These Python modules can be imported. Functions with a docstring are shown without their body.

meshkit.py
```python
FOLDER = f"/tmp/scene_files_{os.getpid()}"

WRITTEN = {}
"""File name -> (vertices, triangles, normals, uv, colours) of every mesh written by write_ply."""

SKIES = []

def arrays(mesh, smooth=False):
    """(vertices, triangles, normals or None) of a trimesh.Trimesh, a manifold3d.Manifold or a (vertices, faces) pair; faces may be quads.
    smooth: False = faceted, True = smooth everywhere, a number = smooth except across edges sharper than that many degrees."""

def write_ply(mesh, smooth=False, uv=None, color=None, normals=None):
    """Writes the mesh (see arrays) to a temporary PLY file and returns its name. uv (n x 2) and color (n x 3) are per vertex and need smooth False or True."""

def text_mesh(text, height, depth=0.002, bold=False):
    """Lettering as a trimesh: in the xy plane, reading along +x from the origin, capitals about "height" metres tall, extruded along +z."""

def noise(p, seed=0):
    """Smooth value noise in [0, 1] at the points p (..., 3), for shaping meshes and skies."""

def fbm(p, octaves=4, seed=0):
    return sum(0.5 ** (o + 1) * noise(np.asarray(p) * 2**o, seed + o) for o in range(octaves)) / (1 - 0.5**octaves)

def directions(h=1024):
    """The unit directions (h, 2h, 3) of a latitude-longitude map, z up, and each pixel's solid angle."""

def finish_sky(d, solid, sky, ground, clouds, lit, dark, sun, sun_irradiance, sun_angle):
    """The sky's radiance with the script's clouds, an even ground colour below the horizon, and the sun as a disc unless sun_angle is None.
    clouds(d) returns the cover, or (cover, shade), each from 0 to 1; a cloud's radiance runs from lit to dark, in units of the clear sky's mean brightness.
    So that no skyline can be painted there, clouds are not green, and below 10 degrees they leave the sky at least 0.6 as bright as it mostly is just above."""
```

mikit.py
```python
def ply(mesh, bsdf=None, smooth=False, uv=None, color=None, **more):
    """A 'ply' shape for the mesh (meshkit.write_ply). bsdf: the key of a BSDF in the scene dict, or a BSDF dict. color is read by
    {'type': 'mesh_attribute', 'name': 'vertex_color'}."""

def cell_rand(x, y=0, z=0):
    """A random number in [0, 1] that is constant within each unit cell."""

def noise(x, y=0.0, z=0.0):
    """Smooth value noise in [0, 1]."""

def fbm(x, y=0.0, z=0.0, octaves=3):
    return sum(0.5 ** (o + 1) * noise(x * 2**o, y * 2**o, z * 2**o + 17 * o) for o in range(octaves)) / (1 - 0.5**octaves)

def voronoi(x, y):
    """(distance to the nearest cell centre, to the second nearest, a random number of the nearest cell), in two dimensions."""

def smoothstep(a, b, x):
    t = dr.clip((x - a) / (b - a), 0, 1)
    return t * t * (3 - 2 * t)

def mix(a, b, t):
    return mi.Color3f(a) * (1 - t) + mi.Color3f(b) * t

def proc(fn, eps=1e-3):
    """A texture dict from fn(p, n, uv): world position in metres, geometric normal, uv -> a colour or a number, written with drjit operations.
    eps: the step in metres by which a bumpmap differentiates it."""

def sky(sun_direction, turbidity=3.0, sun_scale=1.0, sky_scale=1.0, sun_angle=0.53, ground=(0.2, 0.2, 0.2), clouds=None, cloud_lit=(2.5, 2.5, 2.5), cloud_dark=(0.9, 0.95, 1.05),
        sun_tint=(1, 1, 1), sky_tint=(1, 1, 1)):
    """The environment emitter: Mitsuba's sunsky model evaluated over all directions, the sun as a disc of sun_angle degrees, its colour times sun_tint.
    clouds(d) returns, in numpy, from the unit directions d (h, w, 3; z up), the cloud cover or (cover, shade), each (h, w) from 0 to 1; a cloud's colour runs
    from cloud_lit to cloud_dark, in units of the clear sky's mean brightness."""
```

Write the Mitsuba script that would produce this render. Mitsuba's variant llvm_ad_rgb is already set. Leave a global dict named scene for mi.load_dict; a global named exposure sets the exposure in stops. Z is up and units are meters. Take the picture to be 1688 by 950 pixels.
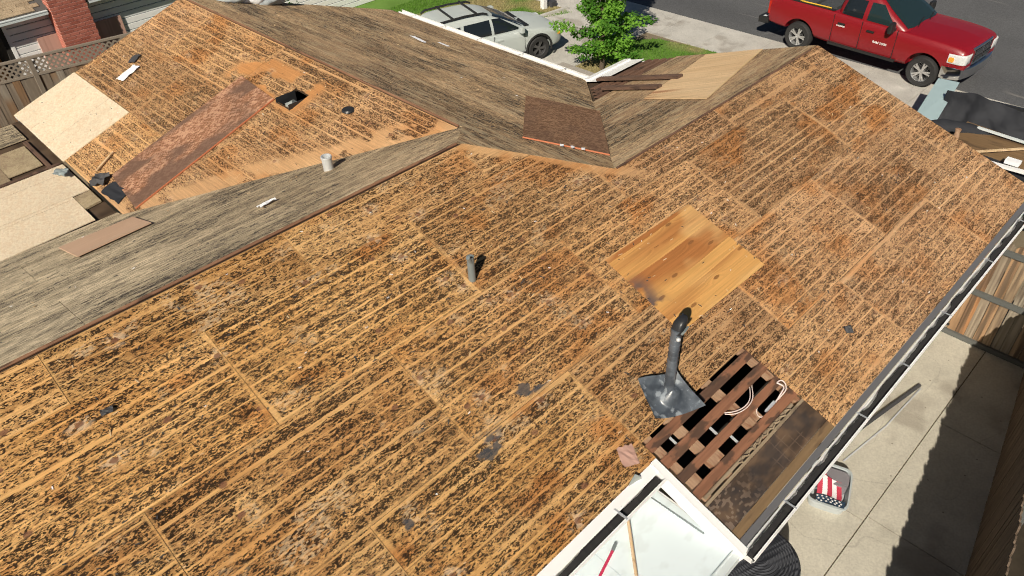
import math, random
import numpy as np
import trimesh
import drjit as dr
import mitsuba as mi
import mikit, meshkit
import manifold3d as m3
from mikit import noise, fbm, voronoi, cell_rand, smoothstep, mix, proc
from shapely.geometry import Polygon, box as sbox, Point
from shapely import affinity
from shapely.ops import unary_union

T = mi.ScalarTransform4f
scene, labels = {}, {}
CAM = np.array([-5.6117, -6.3330, 4.3741])
FWD = np.array([0.52303008, 0.56338477, -0.63956011])
UPV = np.array([0.47217295, 0.43318126, 0.76772827])
scene['camera'] = {'type': 'perspective', 'fov': 69.688, 'fov_axis': 'x', 'near_clip': 0.1, 'far_clip': 400.0,
                   'to_world': T().look_at(origin=CAM.tolist(), target=(CAM + FWD).tolist(), up=UPV.tolist())}
SUN = (-0.70, -0.37, 0.61)
scene['sky_light'] = mikit.sky(SUN, turbidity=3.0, sky_scale=0.22, sun_tint=(0.89, 1.0, 1.18))
exposure = 2.12

rng = random.Random(7)
nr = np.random.default_rng(7)
PI = math.pi
GZ = -4.25                                   # ground level (the main ridge is z = 0)

# ------------------------------------------------------------------ helpers
_used = {}


def key_of(name):
    n = _used.get(name, -1) + 1
    _used[name] = n
    return name if n == 0 else f'{name}_{n:03d}'


def add(name, mesh, bsdf, smooth=False, parent=None, label=None, cat=None, group=None, kind=None, uv=None, flip=False):
    k = key_of((parent + '__' if parent else '') + name)
    scene[k] = mikit.ply(mesh, bsdf, smooth=smooth, uv=uv)
    tag(k, label, cat, group, kind)
    return k


def tag(k, label=None, cat=None, group=None, kind=None):
    d = {a: b for a, b in (('label', label), ('category', cat), ('group', group), ('kind', kind)) if b}
    if d:
        labels[k] = d


def thing(name, label, cat, group=None):
    k = key_of(name)
    tag(k, label, cat, group)
    return k


def bx(cx, cy, cz, sx, sy, sz):
    m = trimesh.creation.box((sx, sy, sz))
    m.apply_translation((cx, cy, cz))
    return m


def frame_box(o, ax, ay, az, sx, sy, sz):
    """Box centred at o with edges along ax, ay, az."""
    m = trimesh.creation.box((sx, sy, sz))
    M = np.eye(4)
    M[:3, 0], M[:3, 1], M[:3, 2], M[:3, 3] = ax, ay, az, o
    m.apply_transform(M)
    return m


def unit(v):
    v = np.asarray(v, float)
    return v / np.linalg.norm(v)


def bar(a, b, w, h, up=(0, 0, 1)):
    a, b = np.asarray(a, float), np.asarray(b, float)
    d = unit(b - a)
    s = unit(np.cross(up, d))
    u = np.cross(d, s)
    return frame_box((a + b) / 2, d, s, u, np.linalg.norm(b - a), w, h)


def tube(pts, r, n=10, closed=False):
    pts = np.asarray(pts, float)
    r = np.broadcast_to(np.asarray(r, float), (len(pts),))
    t = unit_rows(np.gradient(pts, axis=0))
    ref = np.array([0, 0, 1.0]) if abs(t[0][2]) < 0.9 else np.array([1.0, 0, 0])
    V = []
    a = unit(np.cross(t[0], ref))
    for i in range(len(pts)):
        a = unit(a - t[i] * (a @ t[i]))
        b = np.cross(t[i], a)
        ang = np.arange(n) * 2 * PI / n
        V.append(pts[i] + r[i] * (np.cos(ang)[:, None] * a + np.sin(ang)[:, None] * b))
    V = np.vstack(V)
    F = []
    for i in range(len(pts) - 1):
        for j in range(n):
            p, q = i * n + j, i * n + (j + 1) % n
            F += [[p, q, q + n], [p, q + n, p + n]]
    c0, c1 = len(V), len(V) + 1
    V = np.vstack([V, pts[:1], pts[-1:]])
    for j in range(n):
        F += [[c0, (j + 1) % n, j], [c1, (len(pts) - 1) * n + j, (len(pts) - 1) * n + (j + 1) % n]]
    m = trimesh.Trimesh(V, F, process=False)
    m.fix_normals()
    return m


def unit_rows(a):
    return a / np.maximum(np.linalg.norm(a, axis=1, keepdims=True), 1e-12)


def cyl(a, b, r, n=20):
    return tube([a, b], r, n)


def lathe(prof, n=32):
    m = trimesh.creation.revolve(np.asarray(prof, float), sections=n)
    return m


def cat_(ms):
    return trimesh.util.concatenate(ms)


def prism(poly, h):
    gs = getattr(poly, 'geoms', [poly])
    out = [trimesh.creation.extrude_polygon(g, h, engine='earcut') for g in gs if g.area > 1e-5]
    return cat_(out) if out else None


def loft(rings):
    """Closed loft through equal-count rings (n x k x 3)."""
    R = np.asarray(rings, float)
    n, k = R.shape[:2]
    V = R.reshape(-1, 3)
    F = []
    for i in range(n - 1):
        for j in range(k):
            p, q = i * k + j, i * k + (j + 1) % k
            F += [[p, q, q + k], [p, q + k, p + k]]
    V = np.vstack([V, R[0].mean(0), R[-1].mean(0)])
    for j in range(k):
        F += [[n * k, (j + 1) % k, j], [n * k + 1, (n - 1) * k + j, (n - 1) * k + (j + 1) % k]]
    m = trimesh.Trimesh(V, F, process=False)
    trimesh.repair.fix_normals(m)
    if m.volume < 0:
        m.invert()
    return m


def manif(m):
    return m3.Manifold(m3.Mesh(np.asarray(m.vertices, np.float32), np.asarray(m.faces, np.uint32)))


def tri(mf):
    a = mf.to_mesh()
    return trimesh.Trimesh(a.vert_properties[:, :3], a.tri_verts, process=False)


def rrect(hx, hy, n=5, k=6):
    """Rounded rectangle (superellipse) points."""
    t = np.arange(4 * k) * 2 * PI / (4 * k)
    c, s = np.cos(t), np.sin(t)
    e = 2.0 / n
    return np.stack([hx * np.sign(c) * np.abs(c) ** e, hy * np.sign(s) * np.abs(s) ** e], 1)


# ------------------------------------------------------------------ materials
def B(name, rgb, rough=0.6, metallic=0.0, **kw):
    scene[name] = {'type': 'twosided', 'b': {'type': 'principled', 'base_color': rgb if isinstance(rgb, dict) else {'type': 'rgb', 'value': list(rgb)}, 'roughness': rough, 'metallic': metallic, **kw}}
    return name


def D(name, fn, bump=None, scale=0.002, rough=None, eps=2e-3, spec=0.12):
    b = {'type': 'principled', 'base_color': proc(fn), 'roughness': rough or 0.75, 'specular': spec}
    if bump is not None:
        b = {'type': 'bumpmap', 'arbitrary': proc(bump, eps=eps), 'scale': scale, 'b': b}
    scene[name] = {'type': 'twosided', 'b': b}
    return name


K1, K2 = math.sqrt(1 + 0.335 ** 2), math.sqrt(1 + 0.3253 ** 2)


S1_, S2_, HW_ = 0.335, 0.3253, -0.335 * 0.5179


def deck_fn(axis, grey=False):
    """Old roof sheathing stripped of its shingles: tan wood, black felt left in courses."""
    def fn(p, n, uv):
        idx = dr.floor(uv.x / 100.0)
        ul, vl = uv.x - idx * 100.0, uv.y
        if axis == 'y':
            u, v = p.x, dr.abs(p.y) * K1
        else:
            u, v = p.y, dr.abs(p.x) * K2
        r1, r2, r3, r4 = (cell_rand(idx, k, 5) for k in (1, 2, 3, 4))
        seed = idx * 13.7
        c = v / 0.130 + (noise(u * 0.5, v * 2.0) - 0.5) * 0.12 + (noise(v * 2.7, idx) - 0.5) * 1.1
        ci = dr.floor(c)
        f = c - ci
        cr, cr2 = cell_rand(ci, idx, 9), cell_rand(ci, idx, 11)
        seg = cell_rand(ci, dr.floor(u / 0.93 + cr * 7.0), 21)
        wid = 0.045 + 0.18 * cr * cr * cr + 0.07 * seg
        clean = 1 - smoothstep(wid, wid + 0.09, f + (noise(u * 14, v * 14, 3) - 0.5) * 0.10)
        low = fbm(u * 0.75 + seed, v * 1.3, 2.0, 3)
        mid = fbm(u * 2.6, v * 4.5 + seed, 5.0, 3)
        near = smoothstep(3.4, -5.4, u) if axis == 'y' else mi.Float(0.25)
        # felt residue: short ragged streaks along the courses
        wx = u + 0.03 * noise(u * 6, v * 6, 21.0)
        wy = v + 0.012 * noise(u * 9, v * 14, 22.0)
        s1 = noise(wx * 25 + seed, wy * 92 + 0.35 * u, 1.0)
        s2 = noise(wx * 54, wy * 155 + seed, 2.0)
        s3 = noise(wx * 95 + seed, wy * 210, 3.0)
        s4 = noise(wx * 8 + seed, wy * 30, 7.0)
        st = 0.25 * s1 + 0.36 * s2 + 0.28 * s3 + 0.11 * s4
        cov = 0.006 + 0.05 * (r2 - 0.5) + 0.12 * (mid - 0.5) + 0.07 * (low - 0.5) + 0.05 * (seg - 0.5) - clean * (0.09 + 0.20 * cr2 + 0.05 * seg) + 0.02 * near
        blk = smoothstep(0.495 - cov, 0.585 - cov, st)
        t1 = noise(wx * 33 + 31, wy * 80 + seed, 4.0)
        t2 = noise(wx * 66 + 31, wy * 130 + seed, 4.5)
        t3 = fbm(u * 8 + 11, v * 26 + seed, 8.0, 3)
        st2 = 0.40 * t1 + 0.32 * t2 + 0.28 * t3
        brn = smoothstep(0.36 - cov, 0.58 - cov, st2)
        # bare wood
        tone = fbm(u * 1.1 + seed, v * 2.0, 9.0, 3)
        grain = noise(u * 4 + seed, v * 130, 6.0)
        gold = mix((0.50, 0.268, 0.092), (0.60, 0.380, 0.170), noise(u * 1.6, v * 3.1, seed))
        tan = mix((0.39, 0.220, 0.115), (0.52, 0.330, 0.185), tone)
        wood = mix(tan, gold, dr.clip(near * 1.05 + 0.30 * (r3 - 0.5), 0, 1))
        rust = smoothstep(0.52, 0.70, fbm(u * 1.7 + 40, v * 2.9, seed, 3)) * (0.25 + 0.55 * r3)
        bare = mi.Float(0)
        if axis == 'x' and not grey:
            bx_ = smoothstep(0.0, 0.25, u - 3.05) * smoothstep(0.0, 0.3, 5.5 - u) * smoothstep(0.0, 0.1, v - 0.28) * smoothstep(0.0, 0.2, 1.15 - v)
            rr1 = smoothstep(0.40, 0.52, fbm(u * 2.2, v * 4.0, 31.0, 3)) * bx_
            bare = rr1
            rust = dr.maximum(rust, rr1 * 0.65)
            dv = (p.x + (S1_ * p.y + HW_) / S2_) * 0.70
            vb = 1 - smoothstep(0.20, 0.38, dv + 0.22 * (noise(u * 2.5, 3.0) - 0.5))
            bare = dr.maximum(bare, vb * smoothstep(0.68, 0.60, fbm(u * 3.0, v * 5.0, 2.0, 3)))
        if axis == 'y' and not grey:
            dh = ((HW_ - S1_ * p.y) / S2_ - p.x) * 0.70
            hb = (1 - smoothstep(0.05, 0.13, dr.abs(dh) + 0.10 * (noise(u * 4, 5.0) - 0.5))) * smoothstep(-1.75, -1.5, p.y)
            bare = dr.maximum(bare, hb)
        wood = mix(wood, (0.40, 0.165, 0.050), rust)
        wood = wood * (0.90 + 0.36 * grain) * (0.87 + 0.26 * r4)
        keep = 1 - bare * 0.92
        col = mix(wood, wood * mi.Color3f(0.50, 0.44, 0.41), brn * 0.72 * keep)
        blackc = mix((0.005, 0.004, 0.004), (0.030, 0.020, 0.015), noise(u * 7, v * 7, 4.4))
        col = mix(col, blackc, blk * keep * mix(0.80, 0.95, near).x)
        # pale scraped splinters
        pale = smoothstep(0.63, 0.74, fbm(u * 3.1 + 5, v * 4.1, seed + 3, 3)) * (0.35 + 0.65 * near) * smoothstep(0.45, 0.62, noise(u * 40, v * 90, 8.0))
        col = mix(col, (0.62, 0.45, 0.28), pale * 0.55)
        # nail-head discs rusted into the wood, with scraped halos
        d1, d2, w = voronoi(u / 0.52 + 3.3, v / 0.36 + 1.7)
        dw = d1 + 0.02 * (noise(u * 30, v * 30, 9.0) - 0.5)
        disc = (1 - smoothstep(0.055, 0.085, dw)) * dr.select(w > 0.60, 1.0, 0.0) * (0.5 + 0.5 * near)
        halo = (1 - smoothstep(0.08, 0.30, d1)) * dr.select(w > 0.78, 1.0, 0.0) * smoothstep(0.38, 0.62, noise(u * 38, v * 48, 1.0))
        col = mix(col, (0.64, 0.48, 0.33), halo * (0.2 + 0.45 * near))
        col = mix(col, (0.17, 0.080, 0.050), disc * 0.85)
        if axis == 'y' and not grey:   # smears of grey sealant left on the boards
            for (su, sv, ru, rv) in ((-2.98, 3.24, 0.13, 0.08), (-2.84, 3.12, 0.15, 0.07), (-2.27, 2.98, 0.08, 0.06), (-2.15, 3.07, 0.10, 0.045), (-3.94, 3.29, 0.05, 0.05)  ):
                dd = dr.sqrt(dr.square((u - su) / ru) + dr.square((v - sv) / rv)) + 1.9 * (fbm(u * 15, v * 26, 3.0, 4) - 0.5)
                col = mix(col, (0.055, 0.060, 0.070), smoothstep(1.05, 0.65, dd) * 0.85)
        # dark line at the foot of some courses
        ln = (1 - smoothstep(0.0, 0.055, dr.abs(f - wid - 0.03))) * dr.select(cr2 > 0.45, 1.0, 0.0) * smoothstep(0.35, 0.55, noise(u * 2.2, ci * 3.1, 2.0))
        col = mix(col, (0.05, 0.032, 0.022), ln * 0.75 * keep)
        # unstained strips over the joints
        e = dr.minimum(ul, 2.438 - ul)
        rag = 0.004 + 0.05 * noise(v * 4.5, idx, 4.0) * r3
        strip = (1 - smoothstep(rag, rag + 0.02, e)) * (0.25 + 0.65 * noise(v * 6.0, idx, 14.0))
        ev = dr.minimum(vl, 1.219 - vl)
        strip2 = (1 - smoothstep(0.008, 0.028, ev)) * 0.75 * smoothstep(0.25, 0.6, noise(u * 1.6, idx, 15.0))
        col = mix(col, wood * 1.02, dr.maximum(strip, strip2) * 0.9)
        if grey:
            fib = noise(u * 20 + seed, v * 105, 3.0)
            fib2 = noise(u * 11 + seed, v * 40, 5.0)
            fib3 = noise(u * 48, v * 90 + seed, 6.0)
            t = 0.32 * fib + 0.34 * fib2 + 0.34 * fib3
            tint = dr.clip(near * 1.0, 0, 1) if axis == 'y' else mi.Float(0.0)
            lightc = mix((0.55, 0.375, 0.215), (0.52, 0.43, 0.30), tint)
            gcol = mix(mix((0.20, 0.135, 0.082), (0.19, 0.16, 0.115), tint), lightc, smoothstep(0.27, 0.70, t))
            gcol = mix(gcol, (0.29, 0.19, 0.115), smoothstep(0.45, 0.7, fbm(u * 0.6 + 9, v * 0.9, 4.0, 3)) * 0.5 * (1 - tint))
            dk = smoothstep(0.50, 0.62, 0.36 * noise(u * 13 + seed, v * 40, 2.5) + 0.34 * fib3 + 0.30 * fbm(u * 0.8, v * 1.2, 1.5, 2)) * 0.8
            big = smoothstep(0.35, 0.70, fbm(u * 0.7 + 3, v * 2.6, 17.0, 4))
            gcol = gcol * (0.78 + 0.42 * big)
            gcol = mix(gcol, (0.060, 0.052, 0.046), dr.clip(dk * (1.35 - 0.9 * big), 0, 1))
            pl = smoothstep(0.62, 0.72, noise(u * 3 + 7, v * 40, 12.0)) * 0.5
            gcol = mix(gcol, (0.52, 0.42, 0.28), pl)
            gcol = mix(gcol, mix((0.50, 0.35, 0.21), (0.50, 0.43, 0.31), tint), clean * 0.30 + strip * 0.12)
            gcol = gcol * (0.86 + 0.28 * cr) * mix(1.0, 0.80, smoothstep(0.85, 0.97, f) * dr.select(cr2 > 0.35, 1.0, 0.0)).x
            gcol = gcol * (0.94 + 0.12 * r4) * (0.86 + 0.14 * tint)
            col = gcol
        return col
    return fn


def deck_bump(axis):
    def fn(p, n, uv):
        if axis == 'y':
            u, v = p.x, dr.abs(p.y) * K1
        else:
            u, v = p.y, dr.abs(p.x) * K2
        return 0.6 * noise(u * 18, v * 70, 1.0) + 0.4 * noise(u * 50, v * 50, 4.0)
    return fn


D('deck_y', deck_fn('y'), deck_bump('y'), 0.004, rough=0.95, eps=3e-3, spec=0.02)
D('deck_x', deck_fn('x'), deck_bump('x'), 0.004, rough=0.95, eps=3e-3, spec=0.02)
D('grey_deck_y', deck_fn('y', True), deck_bump('y'), 0.004, eps=3e-3)
D('grey_deck_x', deck_fn('x', True), deck_bump('x'), 0.004, eps=3e-3)


def osb_fn(ca, cb, cc, dark=0.0, lines=True):
    def fn(p, n, uv):
        x, y = uv.x, uv.y
        t = mi.Float(0)
        s = mi.Float(0)
        for k, a in enumerate((0.25, 1.15, -0.7)):
            u, v = x * math.cos(a) + y * math.sin(a), -x * math.sin(a) + y * math.cos(a)
            row = dr.floor(v / 0.024)
            cl = cell_rand(dr.floor(u / 0.10 + cell_rand(row, k, 4) * 5), row, k)
            s = dr.maximum(s, cl * (0.8 + 0.2 * cell_rand(row, k, 8)))
            t = t + noise(u * 14, v * 60, float(k)) / 3
        col = mix(ca, cb, dr.clip(s * 0.75 + (t - 0.5) * 1.6, 0, 1))
        col = mix(col, cc, smoothstep(0.46, 0.63, t) * 0.55)
        if dark:
            dd = smoothstep(0.42, 0.62, fbm(x * 1.3 + 4, y * 2.5, 3.0, 4))
            col = mix(col, (0.13, 0.08, 0.06), dd * dark)
        if lines:
            l = dr.minimum(dr.abs(x - 0.81), dr.abs(x - 1.62))
            col = mix(col, (0.25, 0.17, 0.1), (1 - smoothstep(0.002, 0.007, l)) * 0.5)
        return col * (0.93 + 0.14 * fbm(x * 1.5, y * 1.5, 1.0, 2))
    return fn


D('osb_fresh', osb_fn((0.62, 0.51, 0.37), (0.82, 0.72, 0.56), (0.56, 0.40, 0.25)), rough=0.6)
D('osb_pink', osb_fn((0.19, 0.092, 0.052), (0.40, 0.20, 0.12), (0.55, 0.34, 0.23), 0.85, False))
D('osb_brown', osb_fn((0.125, 0.070, 0.043), (0.25, 0.140, 0.085), (0.30, 0.185, 0.11), 0.3, False))
D('osb_old', osb_fn((0.34, 0.27, 0.17), (0.48, 0.39, 0.26), (0.22, 0.16, 0.10), 0.35))


def ply_fn(p, n, uv):
    x, y = uv.x, uv.y
    b = y / 0.15 + 0.6 * noise(y * 2.0, 1.0) + 0.16 * (noise(x * 1.2, 3.0) - 0.5)
    bi = dr.floor(b)
    r = cell_rand(bi, 17, 2)
    d1, d2, w = voronoi(x / 0.42 + bi * 3.7, y / 0.14)
    k = dr.select(w > 0.82, 1.0, 0.0)
    warp = dr.exp(-d1 * 5) * 0.10 * k
    g = noise(x * 2.2, (y + warp) * 75, bi)
    g2 = noise(x * 5, (y + warp) * 190, bi)
    light, red = (0.60, 0.325, 0.110), (0.37, 0.150, 0.050)
    soft = 0.75 * r + 0.45 * (noise(x * 0.9 + bi * 5, y * 5, 4.0) - 0.5) + 0.38 * smoothstep(0.85, 0.3, y) - 0.06
    col = mix(light, red, smoothstep(0.28, 0.72, soft))
    col = mix(col, (0.66, 0.43, 0.19), smoothstep(0.55, 0.75, fbm(x * 1.2, y * 3.0, 8.0, 3)) * 0.5)
    col = col * (0.80 + 0.26 * g + 0.10 * g2)
    col = mix(col, (0.20, 0.09, 0.035), (1 - smoothstep(0.10, 0.16, d1)) * k * 0.8)
    st = smoothstep(0.30, 0.0, x) * smoothstep(0.40, 0.6, fbm(x * 7, y * 7, 2.0, 3)) * smoothstep(0.30, 0.5, y) * smoothstep(0.95, 0.75, y)
    col = mix(col, (0.13, 0.09, 0.08), st)
    return col


D('ply_fresh', ply_fn, rough=0.55)


def ply_pale_fn(p, n, uv):
    x, y = uv.x, uv.y
    g = noise(x * 2, y * 60, 1.0)
    col = mix((0.50, 0.34, 0.19), (0.60, 0.44, 0.27), fbm(x * 1.5, y * 4, 2.0, 3))
    d = dr.sqrt(dr.square((x - 1.35) / 0.7) + dr.square((y - 0.55) / 0.35))
    st = smoothstep(1.0, 0.3, d) * smoothstep(0.35, 0.6, noise(x * 1.3, y * 16, 6.0))
    return mix(col, (0.33, 0.15, 0.075), st * 0.8) * (0.85 + 0.3 * g)


D('ply_pale', ply_pale_fn)


def wood_fn(ca, cb, cc, ax=0, f=1.0):
    def fn(p, n, uv):
        q = [p.x, p.y, p.z]
        a = q[ax]
        b, c = q[(ax + 1) % 3], q[(ax + 2) % 3]
        g = noise(a * 3 * f, b * 60 * f, c * 60 * f)
        g2 = fbm(a * 2 * f, b * 9 * f, c * 9 * f, 3)
        col = mix(ca, cb, dr.clip(0.5 * g + 0.9 * (g2 - 0.2), 0, 1))
        return mix(col, cc, smoothstep(0.56, 0.72, fbm(a * 4 * f + 7, b * 14 * f, c * 14 * f, 3)) * 0.7)
    return fn


D('batten_red', lambda p, n, uv: mix(wood_fn((0.15, 0.072, 0.045), (0.33, 0.155, 0.090), (0.085, 0.055, 0.04), 0)(p, n, uv), (0.055, 0.04, 0.033), smoothstep(0.48, 0.62, fbm(p.x * 5, p.y * 12, 3.0, 4)) * 0.75))
D('batten_grey', wood_fn((0.21, 0.155, 0.105), (0.36, 0.28, 0.195), (0.10, 0.075, 0.055), 0))
D('rafter_wood', wood_fn((0.25, 0.135, 0.085), (0.44, 0.30, 0.20), (0.22, 0.095, 0.05), 1))
D('dark_lumber', wood_fn((0.075, 0.048, 0.038), (0.17, 0.105, 0.075), (0.05, 0.036, 0.03), 1))
D('dark_board', wood_fn((0.085, 0.05, 0.038), (0.20, 0.115, 0.078), (0.05, 0.036, 0.03), 0))
D('ridge_wood', wood_fn((0.15, 0.075, 0.048), (0.30, 0.165, 0.10), (0.06, 0.04, 0.032), 0))
D('ridge_wood_y', wood_fn((0.15, 0.075, 0.048), (0.30, 0.165, 0.10), (0.06, 0.04, 0.032), 1))
D('pine_stick', wood_fn((0.52, 0.36, 0.20), (0.68, 0.52, 0.34), (0.4, 0.25, 0.13), 1))
D('dark_underlay', lambda p, n, uv: mix((0.05, 0.034, 0.024), (0.11, 0.075, 0.05), noise(p.x * 7, p.y * 7, 1.0)))


def feltboard_fn(p, n, uv):
    u, v = p.x, dr.abs(p.y) * K1
    g = fbm(u * 3, v * 9, 1.0, 4)
    col = mix((0.060, 0.042, 0.032), (0.135, 0.088, 0.058), smoothstep(0.3, 0.7, g))
    col = mix(col, (0.035, 0.033, 0.036), smoothstep(0.45, 0.70, fbm(u * 4 + 3, v * 5, 6.0, 4)) * 0.6)
    gx, gy = u / 0.115 + 0.2 * v, v / 0.10
    e = dr.minimum(dr.abs(gx - dr.round(gx)) * 0.115, dr.abs(gy - dr.round(gy)) * 0.10)
    inside = smoothstep(-0.95, -0.75, u) * smoothstep(-0.2, -0.35, u)
    col = mix(col, (0.24, 0.165, 0.125), (1 - smoothstep(0.003, 0.008, e)) * inside * 0.22 * smoothstep(0.45, 0.65, noise(u * 5, v * 8, 3.0)))
    pale = smoothstep(0.52, 0.7, noise(u * 30, v * 40, 2.0)) * smoothstep(-1.0, -1.6, u) * 0.35
    return mix(col, (0.34, 0.25, 0.19), pale)


D('felt_board', feltboard_fn)
D('old_sheet_strip', wood_fn((0.15, 0.098, 0.055), (0.25, 0.165, 0.09), (0.11, 0.07, 0.045), 0))


def concrete_fn(ca, cb, spots=1.0):
    def fn(p, n, uv):
        col = mix(ca, cb, fbm(p.x * 0.9, p.y * 0.9, 2.0, 4))
        col = col * (0.90 + 0.20 * noise(p.x * 60, p.y * 60, 1.0)) * (0.86 + 0.28 * fbm(p.x * 3.1, p.y * 3.1, 7.0, 4))
        ck = dr.abs(fbm(p.x * 0.7 + 5, p.y * 0.7, 9.0, 3) - 0.5)
        col = mix(col, (0.12, 0.105, 0.09), (1 - smoothstep(0.001, 0.003, ck)) * 0.18)
        col = mix(col, (0.22, 0.19, 0.155), smoothstep(0.58, 0.75, fbm(p.x * 1.4, p.y * 1.4, 12.0, 4)) * 0.5)
        d1, d2, w = voronoi(p.x / 0.35, p.y / 0.35)
        return mix(col, (0.14, 0.12, 0.10), (1 - smoothstep(0.02, 0.045, d1)) * dr.select(w > 0.86, 1.0, 0.0) * 0.75 * spots)
    return fn


D('patio_concrete', concrete_fn((0.43, 0.405, 0.34), (0.51, 0.485, 0.415)))
D('walk_concrete', concrete_fn((0.40, 0.385, 0.355), (0.49, 0.475, 0.445), 0.3))


def asphalt_fn(p, n, uv):
    col = mix((0.072, 0.074, 0.080), (0.115, 0.117, 0.123), fbm(p.x * 0.5, p.y * 0.3, 1.0, 4))
    col = col * (0.8 + 0.4 * noise(p.x * 40, p.y * 40, 1.0))
    cr = dr.abs(noise(p.x * 0.9 + 3, p.y * 0.35, 5.0) - 0.5)
    return mix(col, (0.21, 0.20, 0.19), (1 - smoothstep(0.004, 0.014, cr)) * smoothstep(0.5, 0.7, noise(p.x * 0.6, p.y * 0.6, 9.0)) * 0.6)


D('asphalt', asphalt_fn)
D('lawn_soil', lambda p, n, uv: mix(mix((0.085, 0.16, 0.03), (0.13, 0.23, 0.05), fbm(p.x * 2, p.y * 2, 1.0, 3)), (0.25, 0.21, 0.11), smoothstep(0.50, 0.68, fbm(p.x * 0.55 + 2, p.y * 0.55 + 8, 4.0, 3))))
D('dark_ground_fill', lambda p, n, uv: mix((0.030, 0.024, 0.018), (0.060, 0.048, 0.034), fbm(p.x * 6, p.y * 6, 1.0, 4)))  # made-up dark ground colour, keeps the corner past the side fence dark
D('dirt', lambda p, n, uv: mix((0.16, 0.13, 0.09), (0.24, 0.20, 0.14), fbm(p.x * 1.5, p.y * 1.5, 1.0, 4)))


def picket_fn(p, n, uv):
    x = uv.x
    i = dr.floor(x)
    r = cell_rand(i, 3, 1)
    h = p.z
    s = (p.x + p.y)
    g = noise(s * 45, h * 2.2, i)
    g2 = fbm(s * 14, h * 1.1, i * 1.7, 3)
    col = mix((0.34, 0.235, 0.145), (0.42, 0.19, 0.075), smoothstep(0.45, 0.8, r))
    col = mix(col, (0.30, 0.26, 0.205), smoothstep(0.5, 0.2, r))
    col = mix(col, (0.11, 0.082, 0.06), smoothstep(0.48, 0.68, g2) * 0.8)
    return col * (0.65 + 0.6 * g)


D('picket_wood', picket_fn)
B('rail_wood', (0.10, 0.105, 0.10), 0.7)


def oldfence_fn(p, n, uv):
    i = dr.floor(uv.x)
    r = cell_rand(i, 9, 1)
    g = noise(p.x * 40, p.z * 2.0, i)
    col = mix((0.155, 0.12, 0.09), (0.26, 0.225, 0.185), r)
    col = mix(col, (0.20, 0.115, 0.06), smoothstep(0.55, 0.75, noise(i * 3.3, p.z * 1.2, 4.0)) * 0.8)
    return col * (0.7 + 0.5 * g)


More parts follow.
